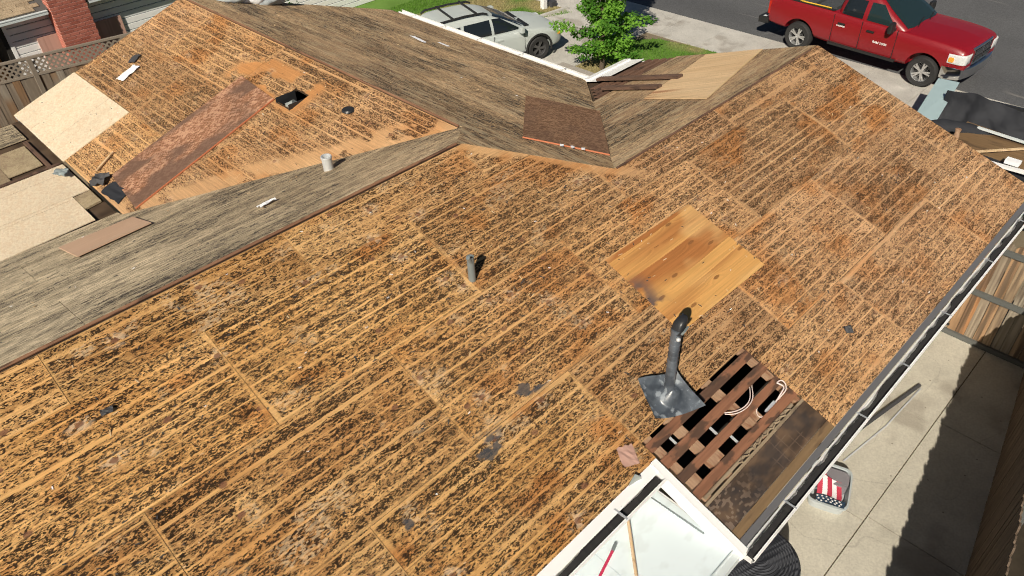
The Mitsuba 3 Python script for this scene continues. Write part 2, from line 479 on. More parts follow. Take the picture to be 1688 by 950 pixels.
D('old_fence_wood', oldfence_fn)
D('shade_darkened_picket_wood', lambda p, n, uv: mix((0.085, 0.062, 0.045), (0.15, 0.11, 0.08), noise(p.x * 40, p.z * 2.2, dr.floor(uv.x))))  # picket wood with the side fence's shade darkened into its colour
B('lattice_wood', (0.21, 0.175, 0.14), 0.8)
B('white_metal', (0.80, 0.80, 0.80), 0.35)
D('gutter_white', lambda p, n, uv: mix((0.80, 0.80, 0.79), (0.60, 0.59, 0.56), smoothstep(0.55, 0.8, fbm(p.x * 5, p.y * 5, p.z * 12, 3)) * 0.6), rough=0.4)
B('drip_metal', (0.15, 0.148, 0.155), 0.42, 0.2)
B('gutter_muck', (0.022, 0.021, 0.022), 0.9)
B('gutter_hanger', (0.62, 0.64, 0.66), 0.35, 0.5)
D('patio_cover_paint', lambda p, n, uv: mix(mix((0.66, 0.75, 0.79), (0.72, 0.80, 0.83), fbm(p.x * 1.2, p.y * 1.2, 1.0, 3)), (0.36, 0.38, 0.38), smoothstep(0.55, 0.78, fbm(p.x * 5, p.y * 9, 3.0, 4)) * 0.16), rough=0.4)
B('pale_grey_paint', (0.58, 0.63, 0.64), 0.4)
B('galvanized', (0.72, 0.74, 0.76), 0.45, 0.45)
B('grey_green_metal', (0.42, 0.46, 0.44), 0.45, 0.35)
B('vent_grey', (0.20, 0.235, 0.245), 0.45, 0.2)


def boot_fn(p, n, uv):
    t = fbm(p.x * 8, p.y * 8, p.z * 8, 4)
    return mix(mix((0.050, 0.060, 0.075), (0.095, 0.112, 0.135), smoothstep(0.35, 0.6, t)), (0.24, 0.27, 0.30), smoothstep(0.55, 0.70, fbm(p.x * 16 + 3, p.y * 16, p.z * 5, 4)) * smoothstep(0.10, 0.0, p.z + 1.02))


D('mast_black', boot_fn, rough=0.32, spec=0.6)
B('black_rubber', (0.018, 0.018, 0.019), 0.6)
B('black_plastic', (0.022, 0.023, 0.026), 0.4)


def tarp_fn(p, n, uv):
    return mix((0.012, 0.013, 0.017), (0.048, 0.051, 0.060), fbm(p.x * 2.5, p.y * 2.5, p.z * 2.5, 4))


D('black_felt', tarp_fn, rough=0.75, spec=0.15)
B('blue_grey_sheet', (0.34, 0.45, 0.48), 0.35)
B('navy_shade', (0.02, 0.021, 0.05), 0.6)
D('brown_board', wood_fn((0.12, 0.075, 0.04), (0.21, 0.135, 0.072), (0.07, 0.045, 0.03), 1, 0.5))
B('siding_white', (0.78, 0.79, 0.79), 0.5)
B('wall_siding', (0.33, 0.30, 0.26), 0.7)
D('pink_panel', lambda p, n, uv: mix((0.40, 0.235, 0.19), (0.50, 0.32, 0.265), noise(p.x * 26, p.z * 1.5, 2.0)))
D('tan_panel', lambda p, n, uv: mix((0.40, 0.265, 0.185), (0.50, 0.345, 0.245), 0.6 * fbm(p.x * 2, p.y * 3, 1.0, 3) + 0.4 * noise(p.x * 6, p.y * 90, 2.0)))
D('brick_red', lambda p, n, uv: mix((0.28, 0.085, 0.06), (0.42, 0.15, 0.11), cell_rand(dr.floor(uv.x), 2, 3)) * (0.82 + 0.36 * noise(p.x * 50, p.y * 50, p.z * 50)))
B('mortar', (0.62, 0.42, 0.36), 0.9)
B('dark_roof_edge', (0.10, 0.095, 0.09), 0.6)
D('shingle_tan', lambda p, n, uv: mix((0.26, 0.20, 0.135), (0.40, 0.315, 0.215), cell_rand(dr.floor(uv.x), 5, 1)) * (0.7 + 0.6 * noise(p.x * 70, p.y * 70, 2.0)))
B('porch_orange', (0.30, 0.13, 0.04), 0.7)
B('interior_dark', (0.02, 0.018, 0.016), 0.9)
B('white_scrap', (0.82, 0.83, 0.86), 0.6)
B('dark_scrap', (0.05, 0.05, 0.055), 0.7)
B('orange_edge', (0.48, 0.16, 0.075), 0.7)
B('cable_white', (0.72, 0.60, 0.56), 0.5)
B('cable_grey', (0.42, 0.44, 0.47), 0.5)
B('red_paint', (0.52, 0.03, 0.09), 0.35)
B('flag_red', (0.45, 0.04, 0.075), 0.8)
B('flag_white', (0.75, 0.73, 0.75), 0.8)
B('flag_blue', (0.025, 0.055, 0.10), 0.8)
B('clear_bin', (0.40, 0.44, 0.46), 0.25)
B('bin_grey', (0.20, 0.19, 0.21), 0.6)
D('ribbed_dark', lambda p, n, uv: mix((0.022, 0.024, 0.030), (0.085, 0.09, 0.105), smoothstep(0.25, 0.75, noise(p.x * 14 + 40 * p.y, p.y * 6, p.z * 40))), rough=0.6)
B('bark', (0.10, 0.075, 0.055), 0.9)
scene['leaf_light'] = {'type': 'principledthin', 'base_color': {'type': 'rgb', 'value': [0.20, 0.42, 0.06]}, 'roughness': 0.5, 'diff_trans': 0.8}
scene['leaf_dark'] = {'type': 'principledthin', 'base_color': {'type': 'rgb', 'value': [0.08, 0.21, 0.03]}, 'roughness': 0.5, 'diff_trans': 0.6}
scene['leaf_hedge'] = {'type': 'principledthin', 'base_color': {'type': 'rgb', 'value': [0.05, 0.10, 0.02]}, 'roughness': 0.5, 'diff_trans': 0.5}
scene['grass_blade'] = {'type': 'principledthin', 'base_color': proc(lambda p, n, uv: mix((0.13, 0.27, 0.04), (0.42, 0.37, 0.18), smoothstep(0.47, 0.66, fbm(p.x * 0.55 + 2, p.y * 0.55 + 8, 4.0, 3)))), 'roughness': 0.6, 'diff_trans': 0.7}


def paint(name, rgb, cc=1.0):
    B(name, rgb, 0.35, 0.0, clearcoat=cc, clearcoat_gloss=0.95, specular=0.5)


paint('truck_red', (0.21, 0.004, 0.010))
paint('suv_silver', (0.42, 0.46, 0.455))
B('car_glass', (0.012, 0.016, 0.020), 0.04, 0.0, specular=0.7)
B('windshield_glass', (0.014, 0.028, 0.030), 0.04, 0.0, specular=0.8)
B('car_interior', (0.30, 0.33, 0.32), 0.8)
B('chrome', (0.78, 0.79, 0.80), 0.12, 1.0)
B('alloy', (0.72, 0.73, 0.74), 0.25, 0.85)
B('dark_alloy', (0.12, 0.12, 0.125), 0.35, 0.6)
B('tyre', (0.022, 0.022, 0.023), 0.75)
B('lamp_clear', (0.72, 0.74, 0.75), 0.08, 0.2, specular=0.9)
B('lamp_amber', (0.75, 0.34, 0.05), 0.15)
B('lamp_red', (0.40, 0.02, 0.015), 0.15)
B('bed_liner', (0.05, 0.055, 0.06), 0.7)
B('trim_black', (0.016, 0.016, 0.017), 0.5)
B('yellow_strap', (0.70, 0.42, 0.04), 0.6)

# ------------------------------------------------------------------ setting: ground, street, walks, lawns
def sheet(poly, z, bsdf, name, kind='structure', thick=0.05, **kw):
    m = prism(poly, thick)
    m.apply_translation((0, 0, z - thick))
    return add(name, m, bsdf, kind=kind, **kw)


sheet(sbox(-90, -90, 120, 120), GZ - 0.012, 'dirt', 'ground')
tag('ground', 'bare dry earth around the house', kind='structure')
sheet(sbox(14.78, -60, 26, 70), GZ - 0.004, 'asphalt', 'street')
tag('street', 'grey asphalt street with fine cracks', kind='structure')
# pavement slabs along the street
walk = thing('pavement', 'pale concrete pavement slabs beside the street', None)
labels[walk] = {'label': 'pale concrete pavement along the street', 'kind': 'structure'}
y = -7.0
while y < 16:
    m = prism(sbox(12.95, y + 0.006, 14.76, y + 1.52 - 0.006), 0.05)
    m.apply_translation((0, 0, GZ - 0.04 + 0.003 * rng.random()))
    add('slab', m, 'walk_concrete', parent=walk)
    y += 1.52
drv = thing('driveway', 'x', None)
labels[drv] = {'label': 'pale concrete driveway between the lawns', 'kind': 'structure'}
for i in range(4):
    for j in range(2):
        x0 = 4.9 + i * 2.01
        m = prism(sbox(x0 + 0.006, 6.95 + j * 1.75 + 0.006, x0 + 2.004, 6.95 + (j + 1) * 1.75 - 0.006), 0.05)
        m.apply_translation((0, 0, GZ - 0.042 + 0.003 * rng.random()))
        add('slab', m, 'walk_concrete', parent=drv)


def smoothpoly(pts, r=0.25):
    return Polygon(pts).buffer(-r).buffer(2 * r).buffer(-r)


lawn_a = smoothpoly([(1.0, 10.7), (10.9, 10.5), (11.9, 10.15), (12.75, 9.75), (12.9, 10.35), (12.85, 26), (1.0, 26)], 0.06)
lawn_b = smoothpoly([(6.4, 0.5), (12.93, 0.5), (12.93, 5.2), (12.7, 6.4), (12.1, 6.93), (6.4, 6.94)], 0.3)
la = sheet(lawn_a, GZ + 0.004, 'lawn_soil', 'lawn')
labels[la] = {'label': 'patchy green and straw lawn beyond the driveway', 'kind': 'structure'}
lb = sheet(lawn_b, GZ + 0.004, 'lawn_soil', 'lawn')
labels[lb] = {'label': 'green lawn wedge around the young tree', 'kind': 'structure'}


def tufts(poly, n, h, name, label):
    minx, miny, maxx, maxy = poly.bounds
    V, F = [], []
    c = 0
    P = nr.uniform((minx, miny), (maxx, maxy), (n * 3, 2))
    import shapely
    P = P[shapely.contains_xy(poly, P[:, 0], P[:, 1])][:n]
    for x, y in P:
        a = nr.uniform(0, 2 * PI)
        hh = h * nr.uniform(0.5, 1.3)
        w = 0.012
        d = np.array([math.cos(a), math.sin(a), 0])
        o = np.array([x, y, GZ])
        lean = np.array([nr.uniform(-.6, .6), nr.uniform(-.6, .6), 0]) * hh
        V += [o - d * w, o + d * w, o + lean + [0, 0, hh]]
        F.append([c, c + 1, c + 2])
        c += 3
    return add(name, (np.array(V), np.array(F)), 'grass_blade', kind='stuff', label=label)


tufts(Polygon([(6.5, 10.75), (11.9, 10.2), (12.8, 9.85), (12.8, 15), (6.5, 15)]), 26000, 0.06, 'grass', 'short grass on the far lawn, partly dry and straw coloured')
tufts(lawn_b, 24000, 0.06, 'grass', 'short bright green grass on the lawn beside the driveway')
# white edging strip at the lawn tip
m = bar((11.3, 10.42, GZ + 0.04), (12.95, 10.22, GZ + 0.04), 0.10, 0.10)
add('edging_strip', m, 'walk_concrete', label='pale concrete edging strip at the tip of the far lawn', cat='edging')

# patio beside the house
pat = thing('patio', 'x', None)
labels[pat] = {'label': 'beige concrete patio slabs between the house and the side fence', 'kind': 'structure'}
xs = [-7.0, -4.6, -2.0, 1.2, 3.4, 5.47]
for i in range(5):
    for (y0, y1) in ((-5.475, -4.4), (-7.2, -5.475)):
        off = 0.10 if y0 < -6 else 0
        m = prism(sbox(xs[i] + off + 0.008, y0 + 0.008, (xs[i + 1] + (off if i < 4 else 0)) - 0.008, y1 - 0.008).intersection(Polygon([(-8, -6.93 - .155 * 8), (6, -6.93 + .155 * 6), (6, 0), (-8, 0)])), 0.06)
        m.apply_translation((0, 0, GZ - 0.05 + 0.002 * rng.random()))
        add('slab', m, 'patio_concrete', parent=pat)

sheet(Polygon([(-12, -6.94 - .155 * 12), (8, -6.94 + .155 * 8), (8, -20), (-12, -20)]), GZ - 0.006, 'dark_ground_fill', 'added_dark_ground')  # added ground sheet, coloured dark in place of shade behind the fence
labels['added_dark_ground'] = {'label': 'dark ground sheet added beyond the side fence to darken the corner', 'kind': 'structure'}

# ------------------------------------------------------------------ the house
S1, S2, DD, Q = 0.335, 0.3253, 0.5179, 1.36
X2, XJ, XE, XW, YG = 6.0793, -1.79, 4.8411, 3.5613, 8.72
HW = -S1 * DD
PX, QX = HW / S2, (HW + S1 * Q) / S2
YEV, YEJ = 5.30, 4.32                         # slope distances of the eaves
house = thing('house', 'low house with its roof stripped to weathered plywood sheathing', 'house')
slopes = {  # name: (origin, u axis, v axis (down the slope))
    'near': (np.array([0, 0, 0.]), np.array([1., 0, 0]), unit((0, -1, -S1))),
    'back': (np.array([0, 0, 0.]), np.array([1., 0, 0]), unit((0, 1, -S1))),
    'g2': (np.array([0, -Q, -S1 * Q]), np.array([1., 0, 0]), unit((0, 1, -S1))),
    'pA': (np.array([0, 0, HW]), np.array([0, 1., 0]), unit((1, 0, -S2))),
    'mA': (np.array([0, 0, HW]), np.array([0, 1., 0]), unit((-1, 0, -S2))),
}
NRM = {k: (lambda n: n if n[2] > 0 else -n)(unit(np.cross(o[1], o[2]))) for k, o in slopes.items()}


def on(sl, u, v, h=0.0):
    o, a, b = slopes[sl]
    return o + a * u + b * v + NRM[sl] * h


def place(sl, poly, thick, h):
    """Extrude a polygon in slope coordinates into a plate whose top lies h above the slope plane."""
    m = prism(poly, thick)
    if m is None:
        return None, None
    q = np.array(m.vertices)
    o, a, b = slopes[sl]
    V = o + q[:, :1] * a + q[:, 1:2] * b + (q[:, 2:] + h - thick) * NRM[sl]
    mm = trimesh.Trimesh(V, m.faces, process=False)
    if mm.volume < 0:
        mm.invert()
    return mm, q[:, :2]


ye_y = 4.26
polys = {
    'near': Polygon([(-10, 0.0), (PX, 0.0), (QX, Q * K1), (X2, Q * K1), (X2, YEV), (XJ, YEV), (XJ, YEJ), (-10, YEJ)]),
    'back': Polygon([(PX, 0), (0, DD * K1), (-XW, 3.975 * K1), (-XW, ye_y * K1), (-10, ye_y * K1), (-10, 0)]),
    'g2': Polygon([(QX, 0), (XE, (2.5 + Q) * K1), (X2, (2.5 + Q) * K1), (X2, 0)]),
    'pA': Polygon([(DD, 0), (YG, 0), (YG, XE * K2), (2.5, XE * K2), (-Q, QX * K2), (0, PX * K2)]),
    'mA': Polygon([(DD, 0), (YG, 0), (YG, XW * K2), (3.975, XW * K2)]),
}
opening = Polygon([(-1.765, 4.10), (0.03, 4.10), (0.03, 5.40), (-1.80, 5.40), (-1.80, 4.32), (-1.765, 4.32)])
hole = Polygon([(3.34, 0.63), (3.73, 0.63), (3.73, 0.99), (3.34, 0.99)])
g2open = Polygon([(2.0, 2.62), (5.2, 2.80), (6.2, 2.80), (6.2, 4.3), (2.0, 4.3)])
fresh_ply = Polygon([(-0.36, 2.37), (1.22, 2.39), (1.24, 3.58), (-0.40, 3.55)])
osb_corner = Polygon([(6.27, 2.36 * 1.053), (8.74, 2.36 * 1.053), (8.74, XW * K2 + 0.03), (6.27, XW * K2 + 0.03)])

cut = {'near': unary_union([opening]), 'back': Polygon(), 'g2': g2open, 'pA': Polygon(), 'mA': hole}
order = [('near', 'deck_y', 'roof_slope', 'sunlit tan roof slope of old plywood streaked with black felt'),
         ('mA', 'deck_x', 'roof_slope', 'tan roof slope of the rear wing under the loose pink board'),
         ('back', 'grey_deck_y', 'roof_slope', 'narrow grey weathered roof slope behind the main ridge'),
         ('pA', 'grey_deck_x', 'roof_slope', 'wide grey brown roof slope above the driveway gutter'),
         ('g2', 'grey_deck_y', 'roof_slope', 'grey roof slope of the front gable, under the pale sheet')]
rows = {  # slope: (row boundaries, seam offset of each row)
    'near': ([0.05, 0.66, 1.87, 3.10, 4.30, 5.36], [-5.47 - 2.438, -4.25 - 2.438 * 2, -5.47 - 2.438, -4.20 - 2.438 * 2, -5.47 - 2.438]),
    'back': ([0.035, 1.22, 2.44, 3.66, 4.9], [-9.9, -11.1, -9.9, -11.1]),
    'g2': ([0.03, 1.22, 2.44, 3.66, 4.5], [-1.2, 0.0, -1.2, 0.0]),
    'pA': ([-0.7, 0.03, 1.22, 2.44, 3.66, 5.2], [-2.2, -1.0, -2.2, -1.0, -2.2]),
    'mA': ([0.04, 1.26, 2.48, 3.85], [0.0, 1.3, 0.1]),
}
rr = random.Random(11)
vid = 0
slopekey = {}
for sl, mat, nm, lab in order:
    base = polys[sl].difference(cut[sl])
    m, _ = place(sl, base.buffer(-0.004, join_style=2), 0.05, -0.016)
    rk = add(nm, m, 'dark_underlay', parent=house, label=lab)
    slopekey[sl] = rk
    rb, offs = rows[sl]
    for i in range(len(rb) - 1):
        for jn in range(-1, 8):
            u0 = offs[i] + jn * 2.438
            v0, v1 = rb[i], rb[i + 1]
            g = 0.003
            cell = sbox(u0 + g, v0 + g, u0 + 2.438 - g, v1 - g)
            ang = rr.uniform(-0.0025, 0.0025)
            cell = affinity.rotate(cell, math.degrees(ang))
            pc = cell.intersection(base)
            if sl == 'near':
                pc = pc.difference(fresh_ply)
            if sl == 'mA':
                pc = pc.difference(osb_corner)
            if pc.is_empty or pc.area < 0.01:
                continue
            for part in getattr(pc, 'geoms', [pc]):
                if part.geom_type != 'Polygon' or part.area < 0.01:
                    continue
                vid += 1
                m, q = place(sl, part, 0.013, rr.uniform(-0.002, 0.003))
                uv = np.stack([np.clip(q[:, 0] - u0, 0, 2.4375) + 100.0 * (vid % 90), q[:, 1] - v0], 1)
                k = key_of(rk + '__plywood_sheet')
                scene[k] = mikit.ply(m, mat, uv=uv)

# sheets that were replaced
m, q = place('near', fresh_ply.buffer(-0.003), 0.016, 0.006)
k = key_of(slopekey['near'] + '__plywood_sheet')
scene[k] = mikit.ply(m, 'ply_fresh', uv=q - [-0.38, 2.36])
labels[k] = {'label': 'clean new plywood sheet with orange and tan bands'}
m, q = place('mA', osb_corner, 0.014, 0.008)
k = key_of(slopekey['mA'] + '__strand_board')
scene[k] = mikit.ply(m, 'osb_fresh', uv=q - [6.27, 2.4])
labels[k] = {'label': 'new pale strand board at the corner of the rear wing'}

# ridge strips, valley and hip trims
def strip(a, b, w, h, bsdf, name, parent, up):
    add(name, bar(a, b, w, h, up), bsdf, parent=parent)


nk = slopekey['near']
strip(on('near', -10, 0.018, 0.006), on('near', PX - 0.02, 0.018, 0.006), 0.03, 0.016, 'ridge_wood', 'ridge_strip', nk, NRM['near'])
strip(on('near', QX + 0.03, Q * K1 + 0.014, 0.006), on('near', X2 - 0.25, Q * K1 + 0.014, 0.006), 0.026, 0.016, 'dark_board', 'ridge_strip', nk, NRM['near'])
strip(on('mA', DD + 0.05, 0.016, 0.008), on('mA', YG, 0.016, 0.008), 0.028, 0.016, 'ridge_wood_y', 'ridge_strip', slopekey['mA'], NRM['mA'])

# framing visible through the opening (slope coordinates u, v, depth below)
fr = key_of(house + '__roof_frame')
labels[fr] = {'label': 'red brown skip boards and rafters in the torn open bay at the eave'}


def slope_box(sl, u0, u1, v0, v1, top, thick, bsdf, name, parent, label=None, jitter=0.0):
    m, q = place(sl, Polygon([(u0, v0), (u1, v0 + jitter), (u1, v1 + jitter), (u0, v1)]), thick, top)
    return add(name, m, bsdf, parent=parent, label=label)


for v0, v1, mt in ((4.137, 4.237, 'batten_red'), (4.333, 4.44, 'batten_red'), (4.538, 4.632, 'batten_red'), (4.726, 4.828, 'batten_red')):
    slope_box('near', -1.79, 0.06, v0, v1, -0.014 - 0.003 * rr.random(), 0.022, mt, 'skip_board', fr, jitter=rr.uniform(-.006, .006))
slope_box('near', -1.70, -0.12, 4.834, 4.866, -0.008, 0.02, 'batten_grey', 'batten', fr, jitter=0.004)
slope_box('near', -1.80, 0.06, 4.885, 4.915, -0.010, 0.022, 'batten_grey', 'batten', fr)
slope_box('near', -1.80, 0.03, 4.918, 5.205, -0.016, 0.02, 'felt_board', 'wide_board', fr, 'dark felt stained wide board with square imprints')
slope_box('near', -1.80, 0.03, 5.208, 5.30, -0.013, 0.02, 'old_sheet_strip', 'wide_board', fr)
for u in (-1.655, -1.30, -0.64, 0.035):
    slope_box('near', u - 0.045, u + 0.045, 4.0, 5.28, -0.04, 0.09, 'rafter_wood', 'rafter', fr)
# a few short blocks seen between the boards
for u, v in ((-0.53, 4.65), (-1.22, 4.65), (-1.60, 4.655), (0.0, 4.44)):
    slope_box('near', u - 0.05, u + 0.05, v - 0.07, v + 0.07, -0.037, 0.05, 'rafter_wood', 'block', fr)
slope_box('near', -1.80, -1.765, 4.10, 5.28, -0.012, 0.06, 'dark_board', 'edge_board', fr)
for u, v, L in ((-1.45, 4.29, .05), (-1.03, 4.48, .06), (-0.93, 4.68, .07)):
    add('nail_plate', bar(on('near', u, v - L, -0.06), on('near', u, v + L, -0.06), 0.012, 0.03, NRM['near']), 'galvanized', parent=fr)
# torn paper along the batten
for k_ in range(7):
    u = -1.15 + 0.13 * k_ + rr.uniform(-.03, .03)
    pts = [on('near', u + 0.03 * t, 4.86 + 0.018 * math.sin(t * 1.7 + k_), 0.012 + 0.012 * math.sin(t * 2.1 + k_ * 2)) for t in range(6)]
    add('felt_shred', tube(pts, 0.009, 6), 'batten_grey', parent=fr)

# walls, ceiling (seen only from other sides)
foot = unary_union([sbox(-10, -3.62, 5.55, 3.75), sbox(-1.75, -4.55, 5.55, 1.9), sbox(-3.05, 0, 4.35, 8.25)])
ring = foot.difference(foot.buffer(-0.14, join_style=2))
m = prism(ring, 2.30)
m.apply_translation((0, 0, GZ))
add('wall', m, 'wall_siding', parent=house, label='pale painted wall under the eaves')
m = prism(foot.buffer(-0.15, join_style=2), 0.05)
m.apply_translation((0, 0, -2.02))
add('ceiling', m, 'interior_dark', parent=house)


def gable(poly_yz, x0, x1, axis):
    m = prism(Polygon(poly_yz), x1 - x0)
    V = np.array(m.vertices)
    if axis == 'x':
        V = np.stack([V[:, 2] + x0, V[:, 0], V[:, 1]], 1)
    else:
        V = np.stack([V[:, 0], V[:, 2] + x0, V[:, 1]], 1)
    mm = trimesh.Trimesh(V, m.faces, process=False)
    if mm.volume < 0:
        mm.invert()
    return mm


add('gable', gable([(-4.55, -1.94), (1.9, -1.94), (1.9, -S1 * Q - S1 * (1.9 + Q) - 0.12), (-Q, -S1 * Q - 0.12), (-4.55, -S1 * 4.55 - 0.12)], 5.42, 5.55, 'x'), 'wall_siding', parent=house)
add('gable', gable([(-3.05, -1.94), (4.35, -1.94), (4.35, HW - S2 * 4.35 - 0.12), (0, HW - 0.12), (-3.05, HW - S2 * 3.05 - 0.12)], 8.10, 8.25, 'y'), 'wall_siding', parent=house)


def fascia(a, b, h, w, bsdf, drop):
    a, b = np.asarray(a, float), np.asarray(b, float)
    return add('fascia', bar(a - [0, 0, drop + h / 2], b - [0, 0, drop + h / 2], w, h), bsdf, parent=house)


pt = lambda sl, u, v: on(sl, u, v)
fascia(pt('near', XJ, YEV) + [0, -0.012, 0], pt('near', X2, YEV) + [0, -0.012, 0], 0.16, 0.02, 'white_metal', 0.07)
fascia(pt('near', -10, YEJ) + [0, -0.012, 0], pt('near', XJ - .02, YEJ) + [0, -0.012, 0], 0.16, 0.02, 'white_metal', 0.07)
fascia(pt('pA', 2.5, XE * K2) + [0.012, 0, 0], pt('pA', YG, XE * K2) + [0.012, 0, 0], 0.16, 0.02, 'white_metal', 0.07)
fascia(pt('near', X2 + .012, Q * K1), pt('near', X2 + .012, YEV), 0.16, 0.022, 'white_metal', 0.05)
fascia(pt('g2', X2 + .012, 0), pt('g2', X2 + .012, (2.5 + Q) * K1), 0.16, 0.022, 'white_metal', 0.05)
fascia(pt('pA', YG + .012, 0), pt('pA', YG + .012, XE * K2), 0.16, 0.022, 'white_metal', 0.05)
fascia(pt('mA', YG + .012, 0), pt('mA', YG + .012, XW * K2), 0.16, 0.022, 'white_metal', 0.05)
# white end flashing at the jog of the eave
jf = []
a, b = on('near', XJ - 0.028, YEJ - 0.03, 0.012), on('near', XJ - 0.028, YEV + 0.10, 0.012)
jf.append(bar(a, b, 0.075, 0.012, NRM['near']))
jf.append(bar(a + np.array([-0.042, 0, -0.08]), b + np.array([-0.042, 0, -0.08]), 0.012, 0.17, NRM['near']))
add('end_flashing', cat_(jf), 'white_metal', parent=house, label='white metal flashing closing the torn bay beside the patio cover')

# gutters
def gutter(a, b, out, name, label, hang, lip=0.025, w=0.13, depth=0.10, muck=True, dark_drip=True, ragged=True, seed=1):
    """Open K-style gutter from a to b (top back edge), out = horizontal outward direction."""
    a, b, out = np.asarray(a, float), np.asarray(b, float), np.asarray(out, float)
    g = thing(name, label, 'gutter')
    t = 0.004
    prof = [(0, 0), (0, -depth), (w * 0.72, -depth), (w * 0.95, -depth * 0.45), (w, -0.012), (w, 0), (w - lip, 0), (w - lip, -t * 1.5), (w - t * 2, -t * 2),
            (w - t * 2, -0.014), (w * 0.95 - t, -depth * 0.45), (w * 0.70, -depth + t), (t, -depth + t), (t, 0)]
    m = trimesh.creation.extrude_polygon(Polygon(prof), np.linalg.norm(b - a), engine='earcut')
    d = unit(b - a)
    V = np.array(m.vertices)
    P = a + V[:, :1] * out + V[:, 1:2] * np.array([0, 0, 1.]) + V[:, 2:] * d
    mm = trimesh.Trimesh(P, m.faces, process=False)
    if mm.volume < 0:
        mm.invert()
    add('trough', mm, 'gutter_white', parent=g)
    L = np.linalg.norm(b - a)
    if muck:
        r = np.random.default_rng(seed)
        n = int(L / 0.03)
        s = np.linspace(0.02, L - 0.02, n)
        e0 = 0.006 + 0.045 * np.abs(meshkit.noise(np.stack([s * 7, s * 0, s * 0 + seed], 1)) - 0.1) + r.uniform(0, 0.012, n)
        hgt = -depth * 0.42 + 0.02 * meshkit.noise(np.stack([s * 5, s * 0 + 3, s * 0], 1)) + r.uniform(-.004, .004, n)
        V, F = [], []
        for i in range(n):
            base = a + d * s[i]
            for o_, h_ in ((e0[i], hgt[i] - 0.004), (w * 0.35, hgt[i] + 0.006), (w * 0.6, hgt[i]), (w * 0.90, hgt[i] - 0.01)):
                V.append(base + out * o_ + np.array([0, 0, h_]))
        for i in range(n - 1):
            for j in range(3):
                p = i * 4 + j
                F += [[p, p + 1, p + 5], [p, p + 5, p + 4]]
        mk = trimesh.Trimesh(V, F, process=False)
        low = mk.copy()
        low.vertices = np.array(low.vertices) - [0, 0, 0.02]
        low.invert()
        add('muck', cat_([mk, low]), 'gutter_muck', parent=g, label='black wet leaf muck lying in the gutter')
    for h in hang:
        c = a + d * h
        add('hanger', cat_([bar(c + [0, 0, 0.002], c + out * (w - 0.004) + [0, 0, 0.002], 0.02, 0.004), bar(c + out * -0.06 + [0, 0, 0.03], c + [0, 0, 0.003], 0.02, 0.004)]), 'gutter_hanger', parent=g)
    return g


ge = on('near', XJ - 0.03, YEV)
ga, gb = np.array([XJ - 0.03, ge[1] - 0.075, ge[2] - 0.03]), np.array([X2, ge[1] - 0.075, ge[2] - 0.03])
gutter(ga, gb, (0, -1, 0), 'roof_gutter', 'long white open gutter full of black muck along the patio eave', [0.72, 2.2, 3.22, 4.38, 5.78, 7.0])
labels['roof_gutter'] = {'label': 'long white open gutter full of black muck along the patio eave', 'category': 'gutter'}
# dark drip edge above it
dm = [bar(on('near', XJ, 5.335, 0.004), on('near', X2, 5.333, 0.004), 0.062, 0.006, NRM['near']),
      bar(on('near', XJ, 5.366, -0.018), on('near', X2, 5.366, -0.018), 0.006, 0.05, NRM['near'])]
add('drip_edge', cat_(dm), 'drip_metal', parent=house, label='dark grey metal drip edge over the patio gutter')
ge = on('near', -10, YEJ)
gutter((-10, ge[1] - 0.03, ge[2] - 0.03), (XJ - 0.08, ge[1] - 0.03, ge[2] - 0.03), (0, -1, 0), 'roof_gutter', 'short white gutter with black muck along the patio cover', [7.55], w=0.15, seed=5)
labels['roof_gutter_001'] = {'label': 'white gutter holding a bent metal flap, beside the patio cover', 'category': 'gutter'}
m_, _ = place('near', sbox(-10, 4.295, XJ - 0.07, 4.40), 0.006, 0.006)
add('drip_edge', m_, 'white_metal', parent=house, label='white metal drip edge above the patio cover gutter')
ge = on('pA', 2.5, XE * K2)
gk = gutter((XE + 0.03, 2.44, ge[2] + 0.02), (XE + 0.03, YG - 0.25, ge[2] + 0.02), (1, 0, 0), 'roof_gutter', 'x', [0.7, 1.9, 3.2, 4.4, 5.5], muck=False, w=0.12)
labels[gk] = {'label': 'white gutter above the parked silver car', 'category': 'gutter'}
# front gable eave: white sheet metal, torn open decking
m_, _ = place('g2', sbox(4.72, 3.60, X2, (2.5 + Q) * K1 + 0.06), 0.01, 0.004)
add('eave_metal', m_, 'white_metal', parent=house, label='white metal along the eave of the front gable')
m_, _ = place('g2', sbox(4.80, 3.94, X2, 4.10), 0.05, 0.03)
add('eave_metal', m_, 'white_metal', parent=house)
gk2 = slopekey['g2']
for i, v in enumerate((2.72, 2.90, 3.08, 3.26, 3.44)):
    x0 = (v / K1 - Q) + 2.42
    slope_box('g2', max(x0, 3.4), X2 - 0.03, v - 0.055, v + 0.055, -0.012, 0.022, 'dark_board', 'skip_board', gk2)
m_, _ = place('g2', Polygon([((HW + S1 * Q + S1 * 2.55 / K1) / S2, 2.55), (X2 - 0.02, 2.70), (X2 - 0.02, 4.06), ((HW + S1 * Q + S1 * 4.06 / K1) / S2, 4.06)]), 0.03, -0.06)
add('under_board', m_, 'dark_underlay', parent=gk2)

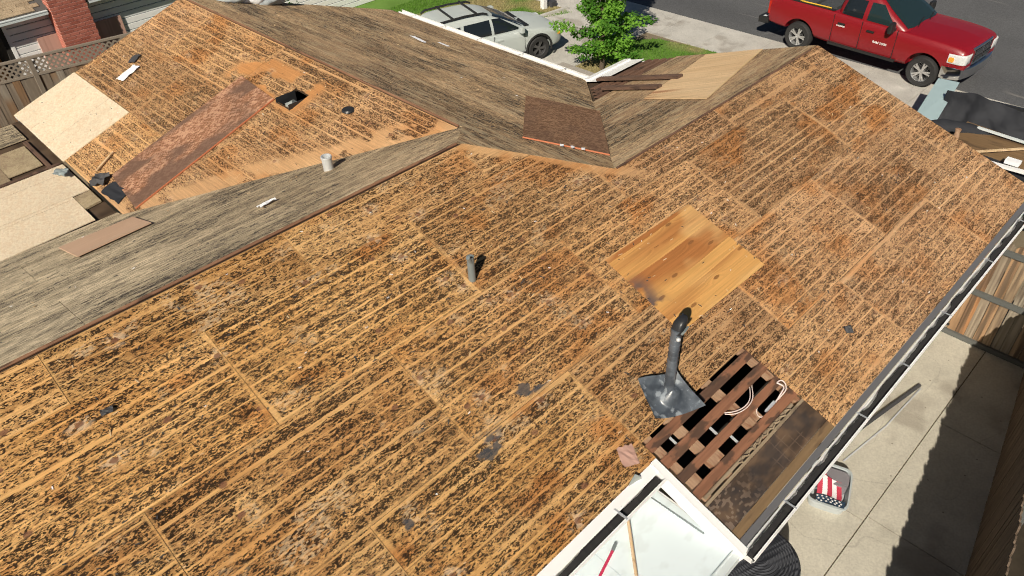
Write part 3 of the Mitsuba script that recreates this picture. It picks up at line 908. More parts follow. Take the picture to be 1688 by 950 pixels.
# ------------------------------------------------------------------ patio cover roofs and low rear roof
pc = thing('patio_cover', 'pale blue white metal patio cover in the notch of the eave', 'patio cover')
for i in range(7):
    y0, y1 = -4.02 - 0.0 - i * 0.0, -5.03
    x1 = -1.83 - i * 0.92
    x0 = x1 - 0.915
    m = frame_box(((x0 + x1) / 2, (y0 + y1) / 2, -1.752), (1, 0, 0), unit((0, 1, 0.02)), unit((0, -0.02, 1)), x1 - x0, abs(y1 - y0), 0.03)
    add('roof_panel', m, 'patio_cover_paint', parent=pc)
add('front_gutter', cat_([bx(-5.0, -5.07, -1.79, 6.35, 0.075, 0.10), bx(-5.0, -5.035, -1.735, 6.35, 0.012, 0.02)]), 'pale_grey_paint', parent=pc)
add('side_beam', bx(-1.815, -4.55, -1.80, 0.02, 1.0, 0.12), 'white_metal', parent=pc)
for px_ in (-1.95, -5.5):
    add('post', bx(px_, -5.0, (GZ - 1.80) / 2, 0.08, 0.08, -1.80 - GZ), 'white_metal', parent=pc)
add('cover_strip', bar((-1.93, -4.1, -1.730), (-1.90, -4.75, -1.735), 0.012, 0.012), 'vent_grey', parent=pc, label='thin dark strip lying on the patio cover seam')

# rear corner roof with new strand board
rc = thing('porch_roof', 'flat rear porch roof partly covered by new pale strand board', 'porch roof')
zc = lambda x: -1.405 + 0.02 * (x + 3.5)
def flat(poly, top, thick, bsdf, name, parent, uvo=None, **kw):
    m = prism(poly, thick)
    q = np.array(m.vertices)
    V = q.copy()
    V[:, 2] = q[:, 2] - thick + top + np.array([zc(x) for x in q[:, 0]]) + 1.405
    mm = trimesh.Trimesh(V - [0, 0, 1.405], m.faces, process=False)
    uv = (q[:, [1, 0]] - np.array(uvo)) if uvo is not None else None
    return add(name, mm, bsdf, parent=parent, uv=uv, **kw)


for (x1, y0, y1) in ((-3.60, 5.21, 6.345), (-3.86, 4.30, 5.20)):
    for i in range(3):
        xa, xb = x1 - 2.438 * (i + 1) + 0.004, x1 - 2.438 * i - 0.004
        flat(sbox(xa, y0, xb, y1), 0.0, 0.014, 'osb_fresh', 'strand_board', rc, (y0 - 3 * i, xa))
flat(sbox(-8.5, 4.28, -3.56, 8.72), -0.05, 0.03, 'dark_underlay', 'deck_base', rc)
for (x0, x1, y0, y1) in ((-6.5, -4.35, 6.50, 7.75), (-4.35, -3.82, 6.62, 7.55), (-6.5, -3.70, 7.80, 8.6)):
    flat(sbox(x0, y0, x1 - 0.008, y1), -0.012, 0.014, 'osb_old' if y0 < 7.6 else 'grey_deck_y', 'old_board', rc, (y0, x0))
flat(sbox(-8.5, 6.40, -3.62, 6.47), -0.005, 0.03, 'dark_lumber', 'joist', rc)
flat(sbox(-3.80, 6.2, -3.74, 7.7), -0.004, 0.03, 'dark_lumber', 'joist', rc)
m = prism(sbox(-8.5, 4.3, -3.6, 8.7).difference(sbox(-8.4, 4.4, -3.7, 8.6)), 0.18)
m.apply_translation((0, 0, -1.74))
add('edge_beam', m, 'white_metal', parent=rc)
for px_, py_ in ((-8.3, 8.5), (-3.8, 8.5)):
    add('post', bx(px_, py_, (GZ - 1.74) / 2, 0.1, 0.1, -1.74 - GZ), 'white_metal', parent=rc)
flat(Polygon([(-3.60, 4.76), (-3.86, 4.72), (-3.86, 5.17), (-3.60, 5.19)]), -0.006, 0.03, 'osb_old', 'offcut', rc, (4.7, -3.9))

# ------------------------------------------------------------------ loose boards on the roof
def board_on(sl, pts, h0, thick, bsdf, name, label, cat, edge=None, curl=0.0):
    p = [np.array(a, float) for a in pts]
    pl = Polygon(pts)
    m = prism(pl, thick)
    q = np.array(m.vertices)
    o, a, b = slopes[sl]
    V = o + q[:, :1] * a + q[:, 1:2] * b + (q[:, 2:] + h0) * NRM[sl]
    mm = trimesh.Trimesh(V, m.faces, process=False)
    if mm.volume < 0:
        mm.invert()
    e1 = unit(p[2] - p[1]); e2 = unit(p[0] - p[1])
    uv = np.stack([(q[:, :2] - p[1]) @ e1, (q[:, :2] - p[1]) @ e2], 1)
    k = thing(name, label, cat)
    add('panel', mm, bsdf, parent=k, uv=uv)
    if edge:
        i, j = edge
        A, Bv = on(sl, *pts[i], h0 + thick / 2), on(sl, *pts[j], h0 + thick / 2)
        out = np.cross(unit(Bv - A), NRM[sl])
        cen = on(sl, *np.mean(pts, axis=0), h0)
        if out @ ((A + Bv) / 2 - cen) < 0:
            out = -out
        add('painted_edge', bar(A + out * 0.003, Bv + out * 0.003, 0.012, thick + 0.006, NRM[sl]), 'orange_edge', parent=k, label='orange painted edge')
    return k


board_on('mA', [(4.95, 0.86 * K2), (3.83, 0.94 * K2), (3.86, 3.39 * K2), (4.99, 3.27 * K2)], 0.012, 0.012, 'osb_pink', 'strand_board', 'loose pinkish strand board lying down the slope of the rear wing', 'board', (1, 2))
board_on('pA', [(1.63, 2.30 * K2), (0.66, 3.02 * K2), (-0.99, 1.23 * K2), (-0.09, 0.51 * K2)], 0.016, 0.012, 'osb_brown', 'strand_board', 'dark brown strand board lying near the valley, with an orange edge', 'board', (2, 3))
k = board_on('g2', [(6.02, 0.90 * K1), (3.45, 0.34 * K1), (3.53, 1.52 * K1), (5.95, 1.95 * K1)], 0.012, 0.014, 'ply_pale', 'plywood_sheet', 'pale plywood sheet lying on the front gable slope', 'board')
board_on('back', [(-3.57, 3.41 * K1), (-3.56, 2.62 * K1), (-4.51, 2.56 * K1), (-4.54, 3.47 * K1)], 0.02, 0.014, 'tan_panel', 'plywood_sheet', 'small pinkish tan panel on the grey slope behind the main ridge', 'board')
# two dark planks lying down the front gable slope
for (u0, v0, u1, v1, lab) in ((4.70, 3.60, 4.57, 1.63, 'dark brown plank lying across the torn gable eave, nearer the gutter'), (4.12, 2.97, 4.05, 1.68, 'dark brown plank below the pale plywood sheet, nearer the valley')):
    add('plank', bar(on('g2', u0, v0, 0.05), on('g2', u1, v1, 0.05), 0.14, 0.045, NRM['g2']), 'dark_lumber', label=lab, cat='plank')

# ------------------------------------------------------------------ pipes, vents and mast
def vent(base, h, r, bsdf, name, label, n=24, collar=None):
    k = thing(name, label, 'vent pipe')
    base = np.asarray(base, float)
    prof = [(r * 0.86, 0.0), (r, 0.0), (r, h - 0.01), (r * 1.04, h - 0.008), (r * 1.04, h), (r * 0.86, h), (r * 0.84, h - 0.05), (r * 0.84, 0.02), (r * 0.86, 0)]
    m = lathe(prof, n)
    m.apply_translation(base - [0, 0, 0.03])
    add('pipe', m, bsdf, smooth=30, parent=k)
    return k


k = vent(on('near', -1.78, 1.68), 0.33, 0.040, 'vent_grey', 'plumbing_vent', 'short grey plumbing vent pipe standing on the tan slope')
b0 = on('near', -1.78, 1.68)
add('branch', cyl(b0 + [-0.012, -0.02, 0.24], b0 + [-0.055, -0.03, 0.33], 0.022, 14), 'vent_grey', parent=k, smooth=30)
k = vent(on('back', -1.57, 1.4 * K1), 0.23, 0.066, 'galvanized', 'flue_pipe', 'short shiny galvanized flue pipe on the grey slope')
add('rolled_rim', lathe([(0.066, 0.20), (0.073, 0.205), (0.073, 0.22), (0.066, 0.225)], 24).apply_translation(on('back', -1.57, 1.4 * K1) - [0, 0, .03]), 'galvanized', smooth=30, parent=k)

ms = thing('service_mast', 'black electrical mast with a lifted square flashing beside the torn bay', 'mast')
mb = on('near', -1.165, 3.955)
pts = [mb + [0, 0, -0.25], mb + [0, 0, 0.25], mb + [0.006, 0.006, 0.55], mb + [0.012, 0.012, 0.93]]
add('conduit', tube(pts, 0.050, 20), 'mast_black', smooth=30, parent=ms)
for i in range(9):
    z = 0.25 + 0.07 * i
    add('band', lathe([(0.049, 0), (0.0535, 0.004), (0.0535, 0.012), (0.049, 0.016)], 20).apply_translation(mb + [0.003 + 0.001 * i, 0.003 + 0.001 * i, z]), 'mast_black', smooth=30, parent=ms)
hd = loft([[(a + 0.022 * k_, b, z) for a, b in rrect(rx, ry, 3, 5)] for k_, (z, rx, ry) in enumerate(((-0.03, .052, .052), (0.0, .062, .060), (0.06, .064, .056), (0.095, .050, .044), (0.108, .028, .026)))])
add('weatherhead', hd.apply_translation(mb + [0.018, 0.012, 0.92]), 'black_plastic', smooth=40, parent=ms)
add('insulator', frame_box(mb + [0.045, -0.055, 0.93], unit((1, 0.2, 0)), unit((-.2, 1, .5)), unit(np.cross(unit((1, 0.2, 0)), unit((-.2, 1, .5)))), 0.085, 0.02, 0.06), 'vent_grey', parent=ms)
add('clamp_bolt', trimesh.creation.icosphere(2, 0.022).apply_translation(mb + [-0.030, -0.045, 0.86]), 'galvanized', smooth=True, parent=ms)
# curled flashing sheet
fp = {(0, 0): (-1.29, 3.61), (1, 0): (-0.93, 3.82), (1, 1): (-1.04, 4.30), (0, 1): (-1.50, 4.02)}
n = 25
V, F = [], []
for layer in (0, 1):
    for i in range(n):
        for j in range(n):
            s, t = i / (n - 1), j / (n - 1)
            u = (1 - s) * (1 - t) * -1.30 + s * (1 - t) * -0.945 + s * t * -1.03 + (1 - s) * t * -1.50
            v = (1 - s) * (1 - t) * 3.63 + s * (1 - t) * 3.83 + s * t * 4.27 + (1 - s) * t * 4.02
            d = math.hypot(u + 1.165, (v - 3.955))
            cone = 0.13 * max(0, 1 - d / 0.125) ** 0.8
            rim = 0.10 * s ** 4 + 0.05 * (1 - t) ** 4 + 0.05 * (1 - s) ** 5 * t + 0.03 * math.sin(5 * s + 3 * t) * (abs(s - .5) + abs(t - .5))
            V.append(on('near', u, v, 0.035 + cone + rim - 0.006 * layer))
for i in range(n - 1):
    for j in range(n - 1):
        p = i * n + j
        F += [[p, p + n, p + n + 1], [p, p + n + 1, p + 1]]
        p += n * n
        F += [[p, p + n + 1, p + n], [p, p + 1, p + n + 1]]
add('flashing', trimesh.Trimesh(V, F, process=False), 'mast_black', smooth=50, parent=ms, label='square black sheet flashing with curled edges')

# cables in the open bay
def cable(name, pts, r, bsdf, label, cat='cable'):
    p = np.array([on('near', *a) for a in pts])
    from scipy.interpolate import CubicSpline
    t = np.linspace(0, 1, len(p))
    add(name, tube(CubicSpline(t, p)(np.linspace(0, 1, len(p) * 6)), r, 8), bsdf, smooth=True, label=label, cat=cat)


cable('cable', [(-0.80, 4.43, -0.03), (-0.66, 4.52, 0.0), (-0.50, 4.53, 0.012), (-0.36, 4.46, -0.01), (-0.24, 4.40, -0.06)], 0.0055, 'cable_white', 'pair of pale cables looping over the middle skip board, upper one')
cable('cable', [(-0.80, 4.45, -0.03), (-0.66, 4.545, 0.0), (-0.48, 4.55, 0.012), (-0.34, 4.48, -0.01), (-0.22, 4.42, -0.06)], 0.0055, 'cable_white', 'pair of pale cables looping over the middle skip board, lower one')
cable('cable', [(-0.06, 4.60, 0.01), (-0.05, 4.68, 0.02), (-0.12, 4.70, 0.01), (-0.22, 4.72, -0.02), (-0.34, 4.72, -0.05)], 0.008, 'cable_white', 'bunch of white wires at the right end of the torn bay')
cable('cable', [(-0.05, 4.60, 0.015), (0.01, 4.64, 0.02), (-0.03, 4.70, 0.02), (-0.10, 4.72, 0.01), (-0.2, 4.725, -0.01)], 0.007, 'cable_white', 'short curl of white wire at the upper right corner of the torn bay')
cable('cable', [(-0.45, 4.63, -0.03), (-0.50, 4.66, -0.04), (-0.52, 4.70, -0.04), (-0.49, 4.73, -0.03)], 0.006, 'cable_white', 'thin white wire bowing across the last dark gap')
add('cable_connector', bar(on('near', -0.24, 4.715, -0.03), on('near', -0.40, 4.72, -0.05), 0.032, 0.028), 'cable_grey', label='grey cable connector hanging in the last gap of the torn bay', cat='connector')

# hole with duct in the rear wing
dk = thing('duct', 'grey sheet metal duct seen in the square hole of the rear wing', 'duct')
add('liner', cat_([bx(-0.80, 3.34 + 0.012, -0.55, 0.34, 0.008, 0.3), bx(-0.80, 3.73 - 0.012, -0.55, 0.34, 0.008, 0.3), bx(-0.96, 3.535, -0.62, 0.008, 0.36, 0.3)]), 'black_plastic', parent=dk)
add('flange', frame_box((-0.80, 3.50, -0.50), (1, 0, 0), (0, 1, 0), (0, 0, 1), 0.16, 0.26, 0.01), 'galvanized', parent=dk)
add('elbow', tube([(-0.87, 3.55, -0.62), (-0.86, 3.55, -0.52), (-0.80, 3.47, -0.47)], 0.06, 16), 'grey_green_metal', smooth=30, parent=dk)

# ------------------------------------------------------------------ scraps
def scrap(sl, u, v, L, W, ang, bsdf, name, label, cat='scrap', h=0.02, crump=0.02, seed=0):
    n = 6
    V, F = [], []
    ca, sa = math.cos(ang), math.sin(ang)
    r = np.random.default_rng(seed)
    bumps = r.uniform(0, crump, (n, n))
    for lay in (0, 1):
        for i in range(n):
            for j in range(n):
                x, y = (i / (n - 1) - .5) * L, (j / (n - 1) - .5) * W
                k_ = 1 + 0.08 * math.sin(3 * i + j + seed)
                V.append(on(sl, u + (x * ca - y * sa) * k_, v + (x * sa + y * ca) * k_, h + bumps[i, j] - 0.004 * lay))
    for i in range(n - 1):
        for j in range(n - 1):
            p = i * n + j
            F += [[p, p + n, p + n + 1], [p, p + n + 1, p + 1]]
            p += n * n
            F += [[p, p + n + 1, p + n], [p, p + 1, p + n + 1]]
    m = trimesh.Trimesh(V, F, process=False)
    return add(name, m, bsdf, label=label, cat=cat)


scrap('mA', 7.39, 1.83 * K2, 0.20, 0.40, 0.2, 'white_scrap', 'paper_scrap', 'white sheet of paper lying on the tan rear wing slope', 'paper', seed=1)
scrap('mA', 7.70, 1.55 * K2, 0.16, 0.22, 0.5, 'dark_scrap', 'felt_scrap', 'dark felt scrap just above the white paper', seed=2)
add('vent_cap', lathe([(0, 0.03), (0.085, 0.025), (0.10, 0.0), (0, 0.0)], 24).apply_translation(on('mA', 2.39, 0.54 * K2, 0.012)), 'black_plastic', smooth=30, label='small round black cap on the rear wing near the valley', cat='cap')
scrap('back', -2.62, 1.09 * K1, 0.22, 0.10, 0.0, 'white_scrap', 'paper_scrap', 'crumpled white scrap on the grey slope behind the main ridge', seed=3, crump=0.03)
scrap('near', -5.28, 0.91, 0.10, 0.055, 0.1, 'dark_scrap', 'felt_scrap', 'small black felt scrap on the golden slope at far left', seed=4)
scrap('near', 1.26, 4.76, 0.10, 0.09, 0.5, 'dark_scrap', 'felt_scrap', 'small bluish black felt scrap above the patio gutter', seed=5)
scrap('near', -1.97, 4.10, 0.17, 0.20, 0.4, 'pink_panel', 'felt_scrap', 'pinkish torn scrap beside the lower left corner of the torn bay', seed=11, h=0.006, crump=0.012)
scrap('pA', 5.61, 3.24 * K2, 0.55, 0.10, 0.2, 'white_scrap', 'paper_scrap', 'long white paper scrap lying on the grey slope near the gutter', seed=12, h=0.006, crump=0.004)
scrap('pA', 5.2, 3.55 * K2, 0.35, 0.07, 0.1, 'white_scrap', 'paper_scrap', 'short white paper scrap nearest the driveway gutter', seed=13, h=0.006, crump=0.004)
for i, (u, v) in enumerate(((-0.72, 1.02), (-0.62, 0.92), (-0.52, 0.82))):
    scrap('pA', u, v * K2 - 0.02, 0.09, 0.05, 0.9, 'white_scrap', 'paper_scrap', ['first white chip from the ridge along the orange board edge', 'middle white chip along the orange board edge', 'last white chip along the orange board edge, nearest the valley'][i], seed=20 + i, h=0.03, crump=0.01)
# splinters and crumbs left by the tear-off
def litter(name, n, bsdf, lo, hi, seed, label):
    r = np.random.default_rng(seed)
    ms_ = []
    while len(ms_) < n:
        sl = 'near' if r.random() < 0.72 else ('mA' if r.random() < .55 else ('pA' if r.random() < .6 else 'back'))
        b_ = polys[sl].buffer(-0.15).bounds
        u, v = r.uniform(max(b_[0], -6.2), b_[2]), r.uniform(b_[1], b_[3])
        if not polys[sl].buffer(-0.1).difference(cut[sl].buffer(0.05)).contains(Point(u, v)):
            continue
        L, W_ = r.uniform(lo, hi), r.uniform(0.004, 0.010)
        a_ = r.uniform(0, PI) if r.random() < .5 else r.normal(0, .25)
        o, ax, ay = slopes[sl]
        d1_ = ax * math.cos(a_) + ay * math.sin(a_)
        d2_ = np.cross(NRM[sl], d1_)
        ms_.append(frame_box(on(sl, u, v, 0.008), unit(d1_ + NRM[sl] * r.normal(0, .15)), d2_, NRM[sl], L, W_, 0.006))
    add(name, cat_(ms_), bsdf, kind='stuff', label=label)


litter('splinters', 420, 'pine_stick', 0.012, 0.055, 31, 'pale wood splinters littered over the stripped roof')
litter('felt_crumbs', 520, 'dark_scrap', 0.015, 0.05, 32, 'black felt crumbs littered over the stripped roof')
litter('white_chips', 70, 'white_scrap', 0.015, 0.035, 33, 'small white paper chips littered over the stripped roof')
# junk at the low corner of the rear wing
scrap('mA', 5.02, 3.42 * K2, 0.26, 0.20, 0.6, 'dark_scrap', 'felt_scrap', 'curled black felt at the low end of the pinkish board', seed=14, crump=0.09)
scrap('mA', 4.55, 3.40 * K2, 0.55, 0.26, 0.1, 'black_felt', 'felt_scrap', 'dark felt flap hanging over the wing eave beside the porch roof', seed=15, h=0.012, crump=0.015)
add('stick', bar(on('mA', 5.35, 3.36 * K2, 0.03), on('mA', 5.5, 3.0 * K2, 0.03), 0.03, 0.02), 'pine_stick', label='short wood stick near the low end of the pinkish board', cat='stick')
sc = scrap('mA', 5.9, 3.72 * K2, 0.26, 0.14, 0.4, 'vent_grey', 'felt_scrap', 'grey crumpled scrap on the edge of the new strand board', seed=16, h=0.06, crump=0.05)
# wrapped bundle at the top of the grey slope
bd = thing('bundle', 'grey and white wrapped bundle on the far rake of the grey slope', 'bundle')
c0 = on('pA', 8.40, 1.30 * K2, 0.0)
for i in range(3):
    m = trimesh.creation.icosphere(3, 1.0)
    m.apply_scale((0.42, 0.30, 0.16))
    Vv = np.array(m.vertices)
    Vv += (meshkit.fbm(Vv * 5 + i * 9, 3)[:, None] - 0.5) * 0.18 * m.vertex_normals
    m.vertices = Vv + on('pA', 8.62 - 0.02 * i, (0.95 + 0.36 * i) * K2, 0.12)
    add('wrap', m, 'clear_bin' if i != 1 else 'white_scrap', smooth=40, parent=bd)

# ------------------------------------------------------------------ on and around the patio cover and gutter
add('metal_flap', trimesh.Trimesh(*(lambda P: (P, [[0, 1, 2], [0, 2, 3], [3, 2, 4], [0, 2, 1], [0, 3, 2], [3, 4, 2]]))(np.array([[-2.20, -4.09, -1.47], [-2.02, -4.13, -1.44], [-2.05, -4.10, -1.33], [-2.19, -4.08, -1.33], [-2.10, -4.07, -1.28]]))), 'grey_green_metal', label='bent grey green metal flap sticking up from the gutter', cat='metal scrap')
add('gutter_bracket', cat_([bar((-2.47, -4.03, -1.36), (-2.44, -4.28, -1.41), 0.02, 0.006), bar((-2.42, -4.12, -1.39), (-2.38, -4.15, -1.39), 0.03, 0.01)]), 'gutter_hanger', label='loose grey bracket lying across the gutter', cat='bracket')
pz = -1.738
add('wooden_pole', tube([(-2.22, -4.10, pz + 0.06), (-2.66, -4.56, pz + 0.018), (-2.95, -4.85, pz + 0.016)], [0.014, 0.015, 0.015], 12), 'pine_stick', smooth=30, label='tan wooden pole lying on the pale patio cover', cat='pole')
rp = thing('red_pole', 'red pole with a grey grip lying on the pale patio cover', 'pole')
add('shaft', tube([(-2.62, -4.262, pz + 0.015), (-3.3, -4.45, pz + 0.015)], 0.013, 12), 'red_paint', smooth=30, parent=rp)
add('grip', tube([(-2.54, -4.235, pz + 0.016), (-2.62, -4.262, pz + 0.016)], 0.016, 12), 'vent_grey', smooth=30, parent=rp)
add('dark_rod', tube([(4.02, -5.02, GZ + 0.02), (2.35, -4.72, GZ + 0.06), (1.5, -4.60, GZ + 0.45)], [0.03, 0.032, 0.034], 10), 'dark_scrap', smooth=30, label='dark metal rod slanting from under the gutter onto the patio', cat='rod')
add('thin_conduit', tube([(3.96, -5.06, GZ + 0.02), (2.9, -5.0, GZ + 0.02), (1.9, -4.85, GZ + 0.02)], 0.011, 8), 'cable_grey', smooth=True, label='thin grey conduit lying on the patio beside the dark rod', cat='conduit')

# bin with a flag cloth under the gutter
bn = thing('storage_bin', 'clear plastic storage bin standing on the patio under the gutter', 'bin')
bc = np.array([1.28, -4.93, GZ])
bm_out = loft([[(x * s, y_ * s, z) for x, y_ in rrect(0.34, 0.25, 6)] for z, s in ((0, 0.90), (0.17, 1.0), (0.17, 1.05), (0.19, 1.05), (0.19, 0.96), (0.03, 0.87))])
bm_out.apply_transform(trimesh.transformations.rotation_matrix(0.35, (0, 0, 1)))
add('shell', bm_out.apply_translation(bc), 'clear_bin', smooth=40, parent=bn)
mt_ = loft([[(x, y_, z) for x, y_ in rrect(0.13, 0.17, 4)] for z in (0.04, 0.16, 0.215)])
mt_.apply_translation((0.13, -0.05, 0)); mt_.apply_transform(trimesh.transformations.rotation_matrix(0.35, (0, 0, 1)))
add('grey_bag', mt_.apply_translation(bc), 'bin_grey', smooth=40, label='grey bag in the clear bin with the flag cloth', cat='bag')
fl = thing('flag_cloth', 'folded cloth with red and white stripes and white stars on blue, in the clear bin', 'cloth')


def cloth_h(x, y_):
    return 0.225 + 0.035 * math.sin(9 * x + 4 * y_) + 0.02 * math.sin(17 * y_ - 5 * x)


def cloth_patch(x0, x1, fy0, fy1, n=10, m_=6, off=0.0):
    V, F = [], []
    for lay in (0, 1):
        for i in range(n):
            for j in range(m_):
                x = x0 + (x1 - x0) * i / (n - 1)
                ya, yb = fy0(x), fy1(x)
                y_ = ya + (yb - ya) * j / (m_ - 1)
                V.append([x, y_, cloth_h(x, y_) + off - 0.006 * lay])
    for i in range(n - 1):
        for j in range(m_ - 1):
            p = i * m_ + j
            F += [[p, p + m_, p + m_ + 1], [p, p + m_ + 1, p + 1]]
            p += n * m_
            F += [[p, p + m_ + 1, p + m_], [p, p + 1, p + m_ + 1]]
    mm = trimesh.Trimesh(V, F, process=False)
    mm.apply_transform(trimesh.transformations.rotation_matrix(0.35, (0, 0, 1)))
    mm.apply_translation(bc)
    return mm


wv = lambda c: (lambda x: c + 0.025 * math.sin(8 * x))
for i in range(5):
    add('stripe', cloth_patch(-0.20 + 0.0 * i, 0.06, wv(0.17 - 0.062 * i), wv(0.17 - 0.062 * (i + 1)), off=0.001 * i), 'flag_red' if i % 2 == 0 else 'flag_white', smooth=40, parent=fl)
add('stripe', cloth_patch(0.06, 0.22, wv(0.17), wv(0.06)), 'flag_red', smooth=40, parent=fl)
add('canton', cloth_patch(-0.33, -0.20, wv(0.16), wv(-0.19), off=-0.02), 'flag_blue', smooth=40, parent=fl)


def star(r):
    return Polygon([((r if i % 2 == 0 else r * 0.4) * math.cos(i * PI / 5), (r if i % 2 == 0 else r * 0.4) * math.sin(i * PI / 5)) for i in range(10)])


for i in range(3):
    for j in range(6):
        x, y_ = -0.31 + 0.042 * i, 0.13 - 0.055 * j - 0.02 * (i % 2)
        m = prism(star(0.017), 0.003)
        m.apply_translation((x, y_, cloth_h(x, y_) - 0.012))
        m.apply_transform(trimesh.transformations.rotation_matrix(0.35, (0, 0, 1)))
        add('star', m.apply_translation(bc), 'flag_white', parent=fl)
# round dark tub by the downspout
tb = thing('ribbed_drum', 'round dark grey ribbed drum standing under the gutter corner', 'drum')
prof = [(0, 0), (0.44, 0)]
for i in range(16):
    z = 0.02 + 0.05 * i
    prof += [(0.46, z), (0.475, z + 0.02), (0.46, z + 0.04)]
prof += [(0.44, 0.84), (0.40, 0.86), (0, 0.87)]
add('body', lathe(prof, 48).apply_translation((-0.72, -4.92, GZ)), 'ribbed_dark', smooth=40, parent=tb)
rl = []
for i in range(12):
    r = 0.04 + 0.033 * i
    t_ = trimesh.creation.torus(r, 0.008, major_sections=40, minor_sections=6)
    rl.append(t_.apply_translation((-0.72, -4.92, GZ + 0.868 - 0.002 * max(0, i - 9))))
add('lid_ribs', cat_(rl), 'ribbed_dark', smooth=True, parent=tb)

# ------------------------------------------------------------------ fences
def picket(w, h, t, dog=0.04):
    return Polygon([(-w / 2, 0), (w / 2, 0), (w / 2, h - dog), (w / 2 - dog * .8, h), (-w / 2 + dog * .8, h), (-w / 2, h - dog)])


def picket_fence(key, a, b, n, h, face, bsdf='picket_wood', rails=(0.12, 0.95, 1.80), dog=0.035, hv=0.02, seed=0, gap=0.008, posts=True, railmat='rail_wood', rail_side=1):
    a, b = np.asarray(a, float), np.asarray(b, float)
    d = unit(b - a)
    nrm = np.array([-d[1], d[0], 0])
    L = np.linalg.norm(b - a)
    w = L / n
    r = random.Random(seed)
    for i in range(n):
        hh = h + r.uniform(-hv, hv)
        m = prism(picket(w - gap, hh, 0.018, dog), 0.018)
        q = np.array(m.vertices)
        c = a + d * (w * (i + 0.5))
        lean = r.uniform(-.006, .006) if gap > 0.005 else 0.0
        nudge = 0.007 * (1 if i % 2 else -1) if gap < 0.005 else 0.0
        V = c + (q[:, :1] + q[:, 1:2] * lean) * d + q[:, 1:2] * np.array([0, 0, 1.]) + (q[:, 2:] - 0.009 + r.uniform(-.003, .003) + nudge) * nrm
        mm = trimesh.Trimesh(V, m.faces, process=False)
        if mm.volume < 0:
            mm.invert()
        add('picket', mm, bsdf, parent=key, uv=np.full((len(V), 2), i + 0.5 + 50 * seed))
    for z in rails:
        add('rail', bar(a + [0, 0, z] + nrm * 0.035 * rail_side, b + [0, 0, z] + nrm * 0.035 * rail_side, 0.045, 0.085), railmat, parent=key)
    if posts:
        for s in np.arange(0.05, L, 2.4):
            add('post', bx(*(a + d * s + nrm * 0.075 * rail_side + [0, 0, h / 2 - 0.05]), 0.085, 0.085, h - 0.1), railmat, parent=key)


gf = thing('gate_fence', 'sunlit wooden picket fence with dark rails closing the side yard', 'fence')
picket_fence(gf, (5.5, -4.56, GZ), (5.5, -6.02, GZ), 11, 1.95, 1, rails=(0.06, 0.97, 1.81), dog=0.05, seed=1, posts=False, rail_side=-1)
for z in (0.2, 1.75):
    add('hinge', cat_([bar((5.46, -4.62, GZ + z), (5.46, -4.85, GZ + z), 0.01, 0.04)]), 'black_plastic', parent=gf)
sf = thing('side_fence', 'shaded wooden picket fence along the outer edge of the patio', 'fence')
picket_fence(sf, (-6.0, -6.90 + .155 * -6.0, GZ), (5.9, -6.90 + .155 * 5.9, GZ), 86, 1.88, 1, bsdf='shade_darkened_picket_wood', rails=(0.3, 1.55), dog=0.05, hv=0.05, seed=2, rail_side=-1)

lf = thing('lattice_fence', 'weathered board fence with lattice top before the neighbouring house', 'fence')
la_, lb_ = np.array([-4.5, 13.95, GZ]), np.array([2.6, 12.7, GZ])
picket_fence(lf, la_, lb_, 46, 1.80, 1, bsdf='old_fence_wood', rails=(0.3, 1.0), dog=0.0, hv=0.0, seed=3, gap=-0.006, posts=False, railmat='lattice_wood', rail_side=1)
d_ = unit(lb_ - la_)
n_ = np.array([-d_[1], d_[0], 0])
for z in (1.84, 2.24):
    add('rail', bar(la_ + [0, 0, z], lb_ + [0, 0, z], 0.07, 0.05), 'lattice_wood', parent=lf)
LL = np.linalg.norm(lb_ - la_)
for s in np.arange(0.3, LL, 2.1):
    add('post', bx(*(la_ + d_ * s + [0, 0, 1.1]), 0.10, 0.10, 2.24), 'lattice_wood', parent=lf)
s = -0.2
while s < LL:
    for sg in (1, -1):
        a_ = la_ + d_ * max(0, s) + [0, 0, 1.86 if sg > 0 else 2.22] + n_ * 0.008 * sg
        b_ = la_ + d_ * (s + 0.36) + [0, 0, 2.22 if sg > 0 else 1.86] + n_ * 0.008 * sg
        add('lattice_slat', bar(a_, b_, 0.008, 0.035, n_), 'lattice_wood', parent=lf) if False else add('lattice_slat', frame_box((a_ + b_) / 2, unit(b_ - a_), n_, np.cross(unit(b_ - a_), n_), np.linalg.norm(b_ - a_), 0.010, 0.042), 'lattice_wood', parent=lf)
    s += 0.135

# ------------------------------------------------------------------ neighbouring house
nb = thing('neighbour_house', 'neighbouring house with white lap siding and a tan shingle roof', 'house')
WY = 16.1
add('wall', bx(4.0, WY + 0.12, -3.0, 11.76, 0.2, 2.6), 'vent_grey', parent=nb)
add('porch_wall', bx(-1.97, WY + 2.0, -3.0, 0.18, 4.0, 2.6), 'interior_dark', parent=nb)
for i in range(15):
    z = GZ + 0.09 + 0.17 * i
    m = frame_box((3.99, WY + 0.005, z), (1, 0, 0), unit((0, 1, 0.07)), unit((0, -0.07, 1)), 11.74, 0.03, 0.146)
    add('siding_board', m, 'siding_white', parent=nb)
add('corner_board', bx(-1.90, WY - 0.012, -3.0, 0.09, 0.03, 2.6), 'siding_white', parent=nb)
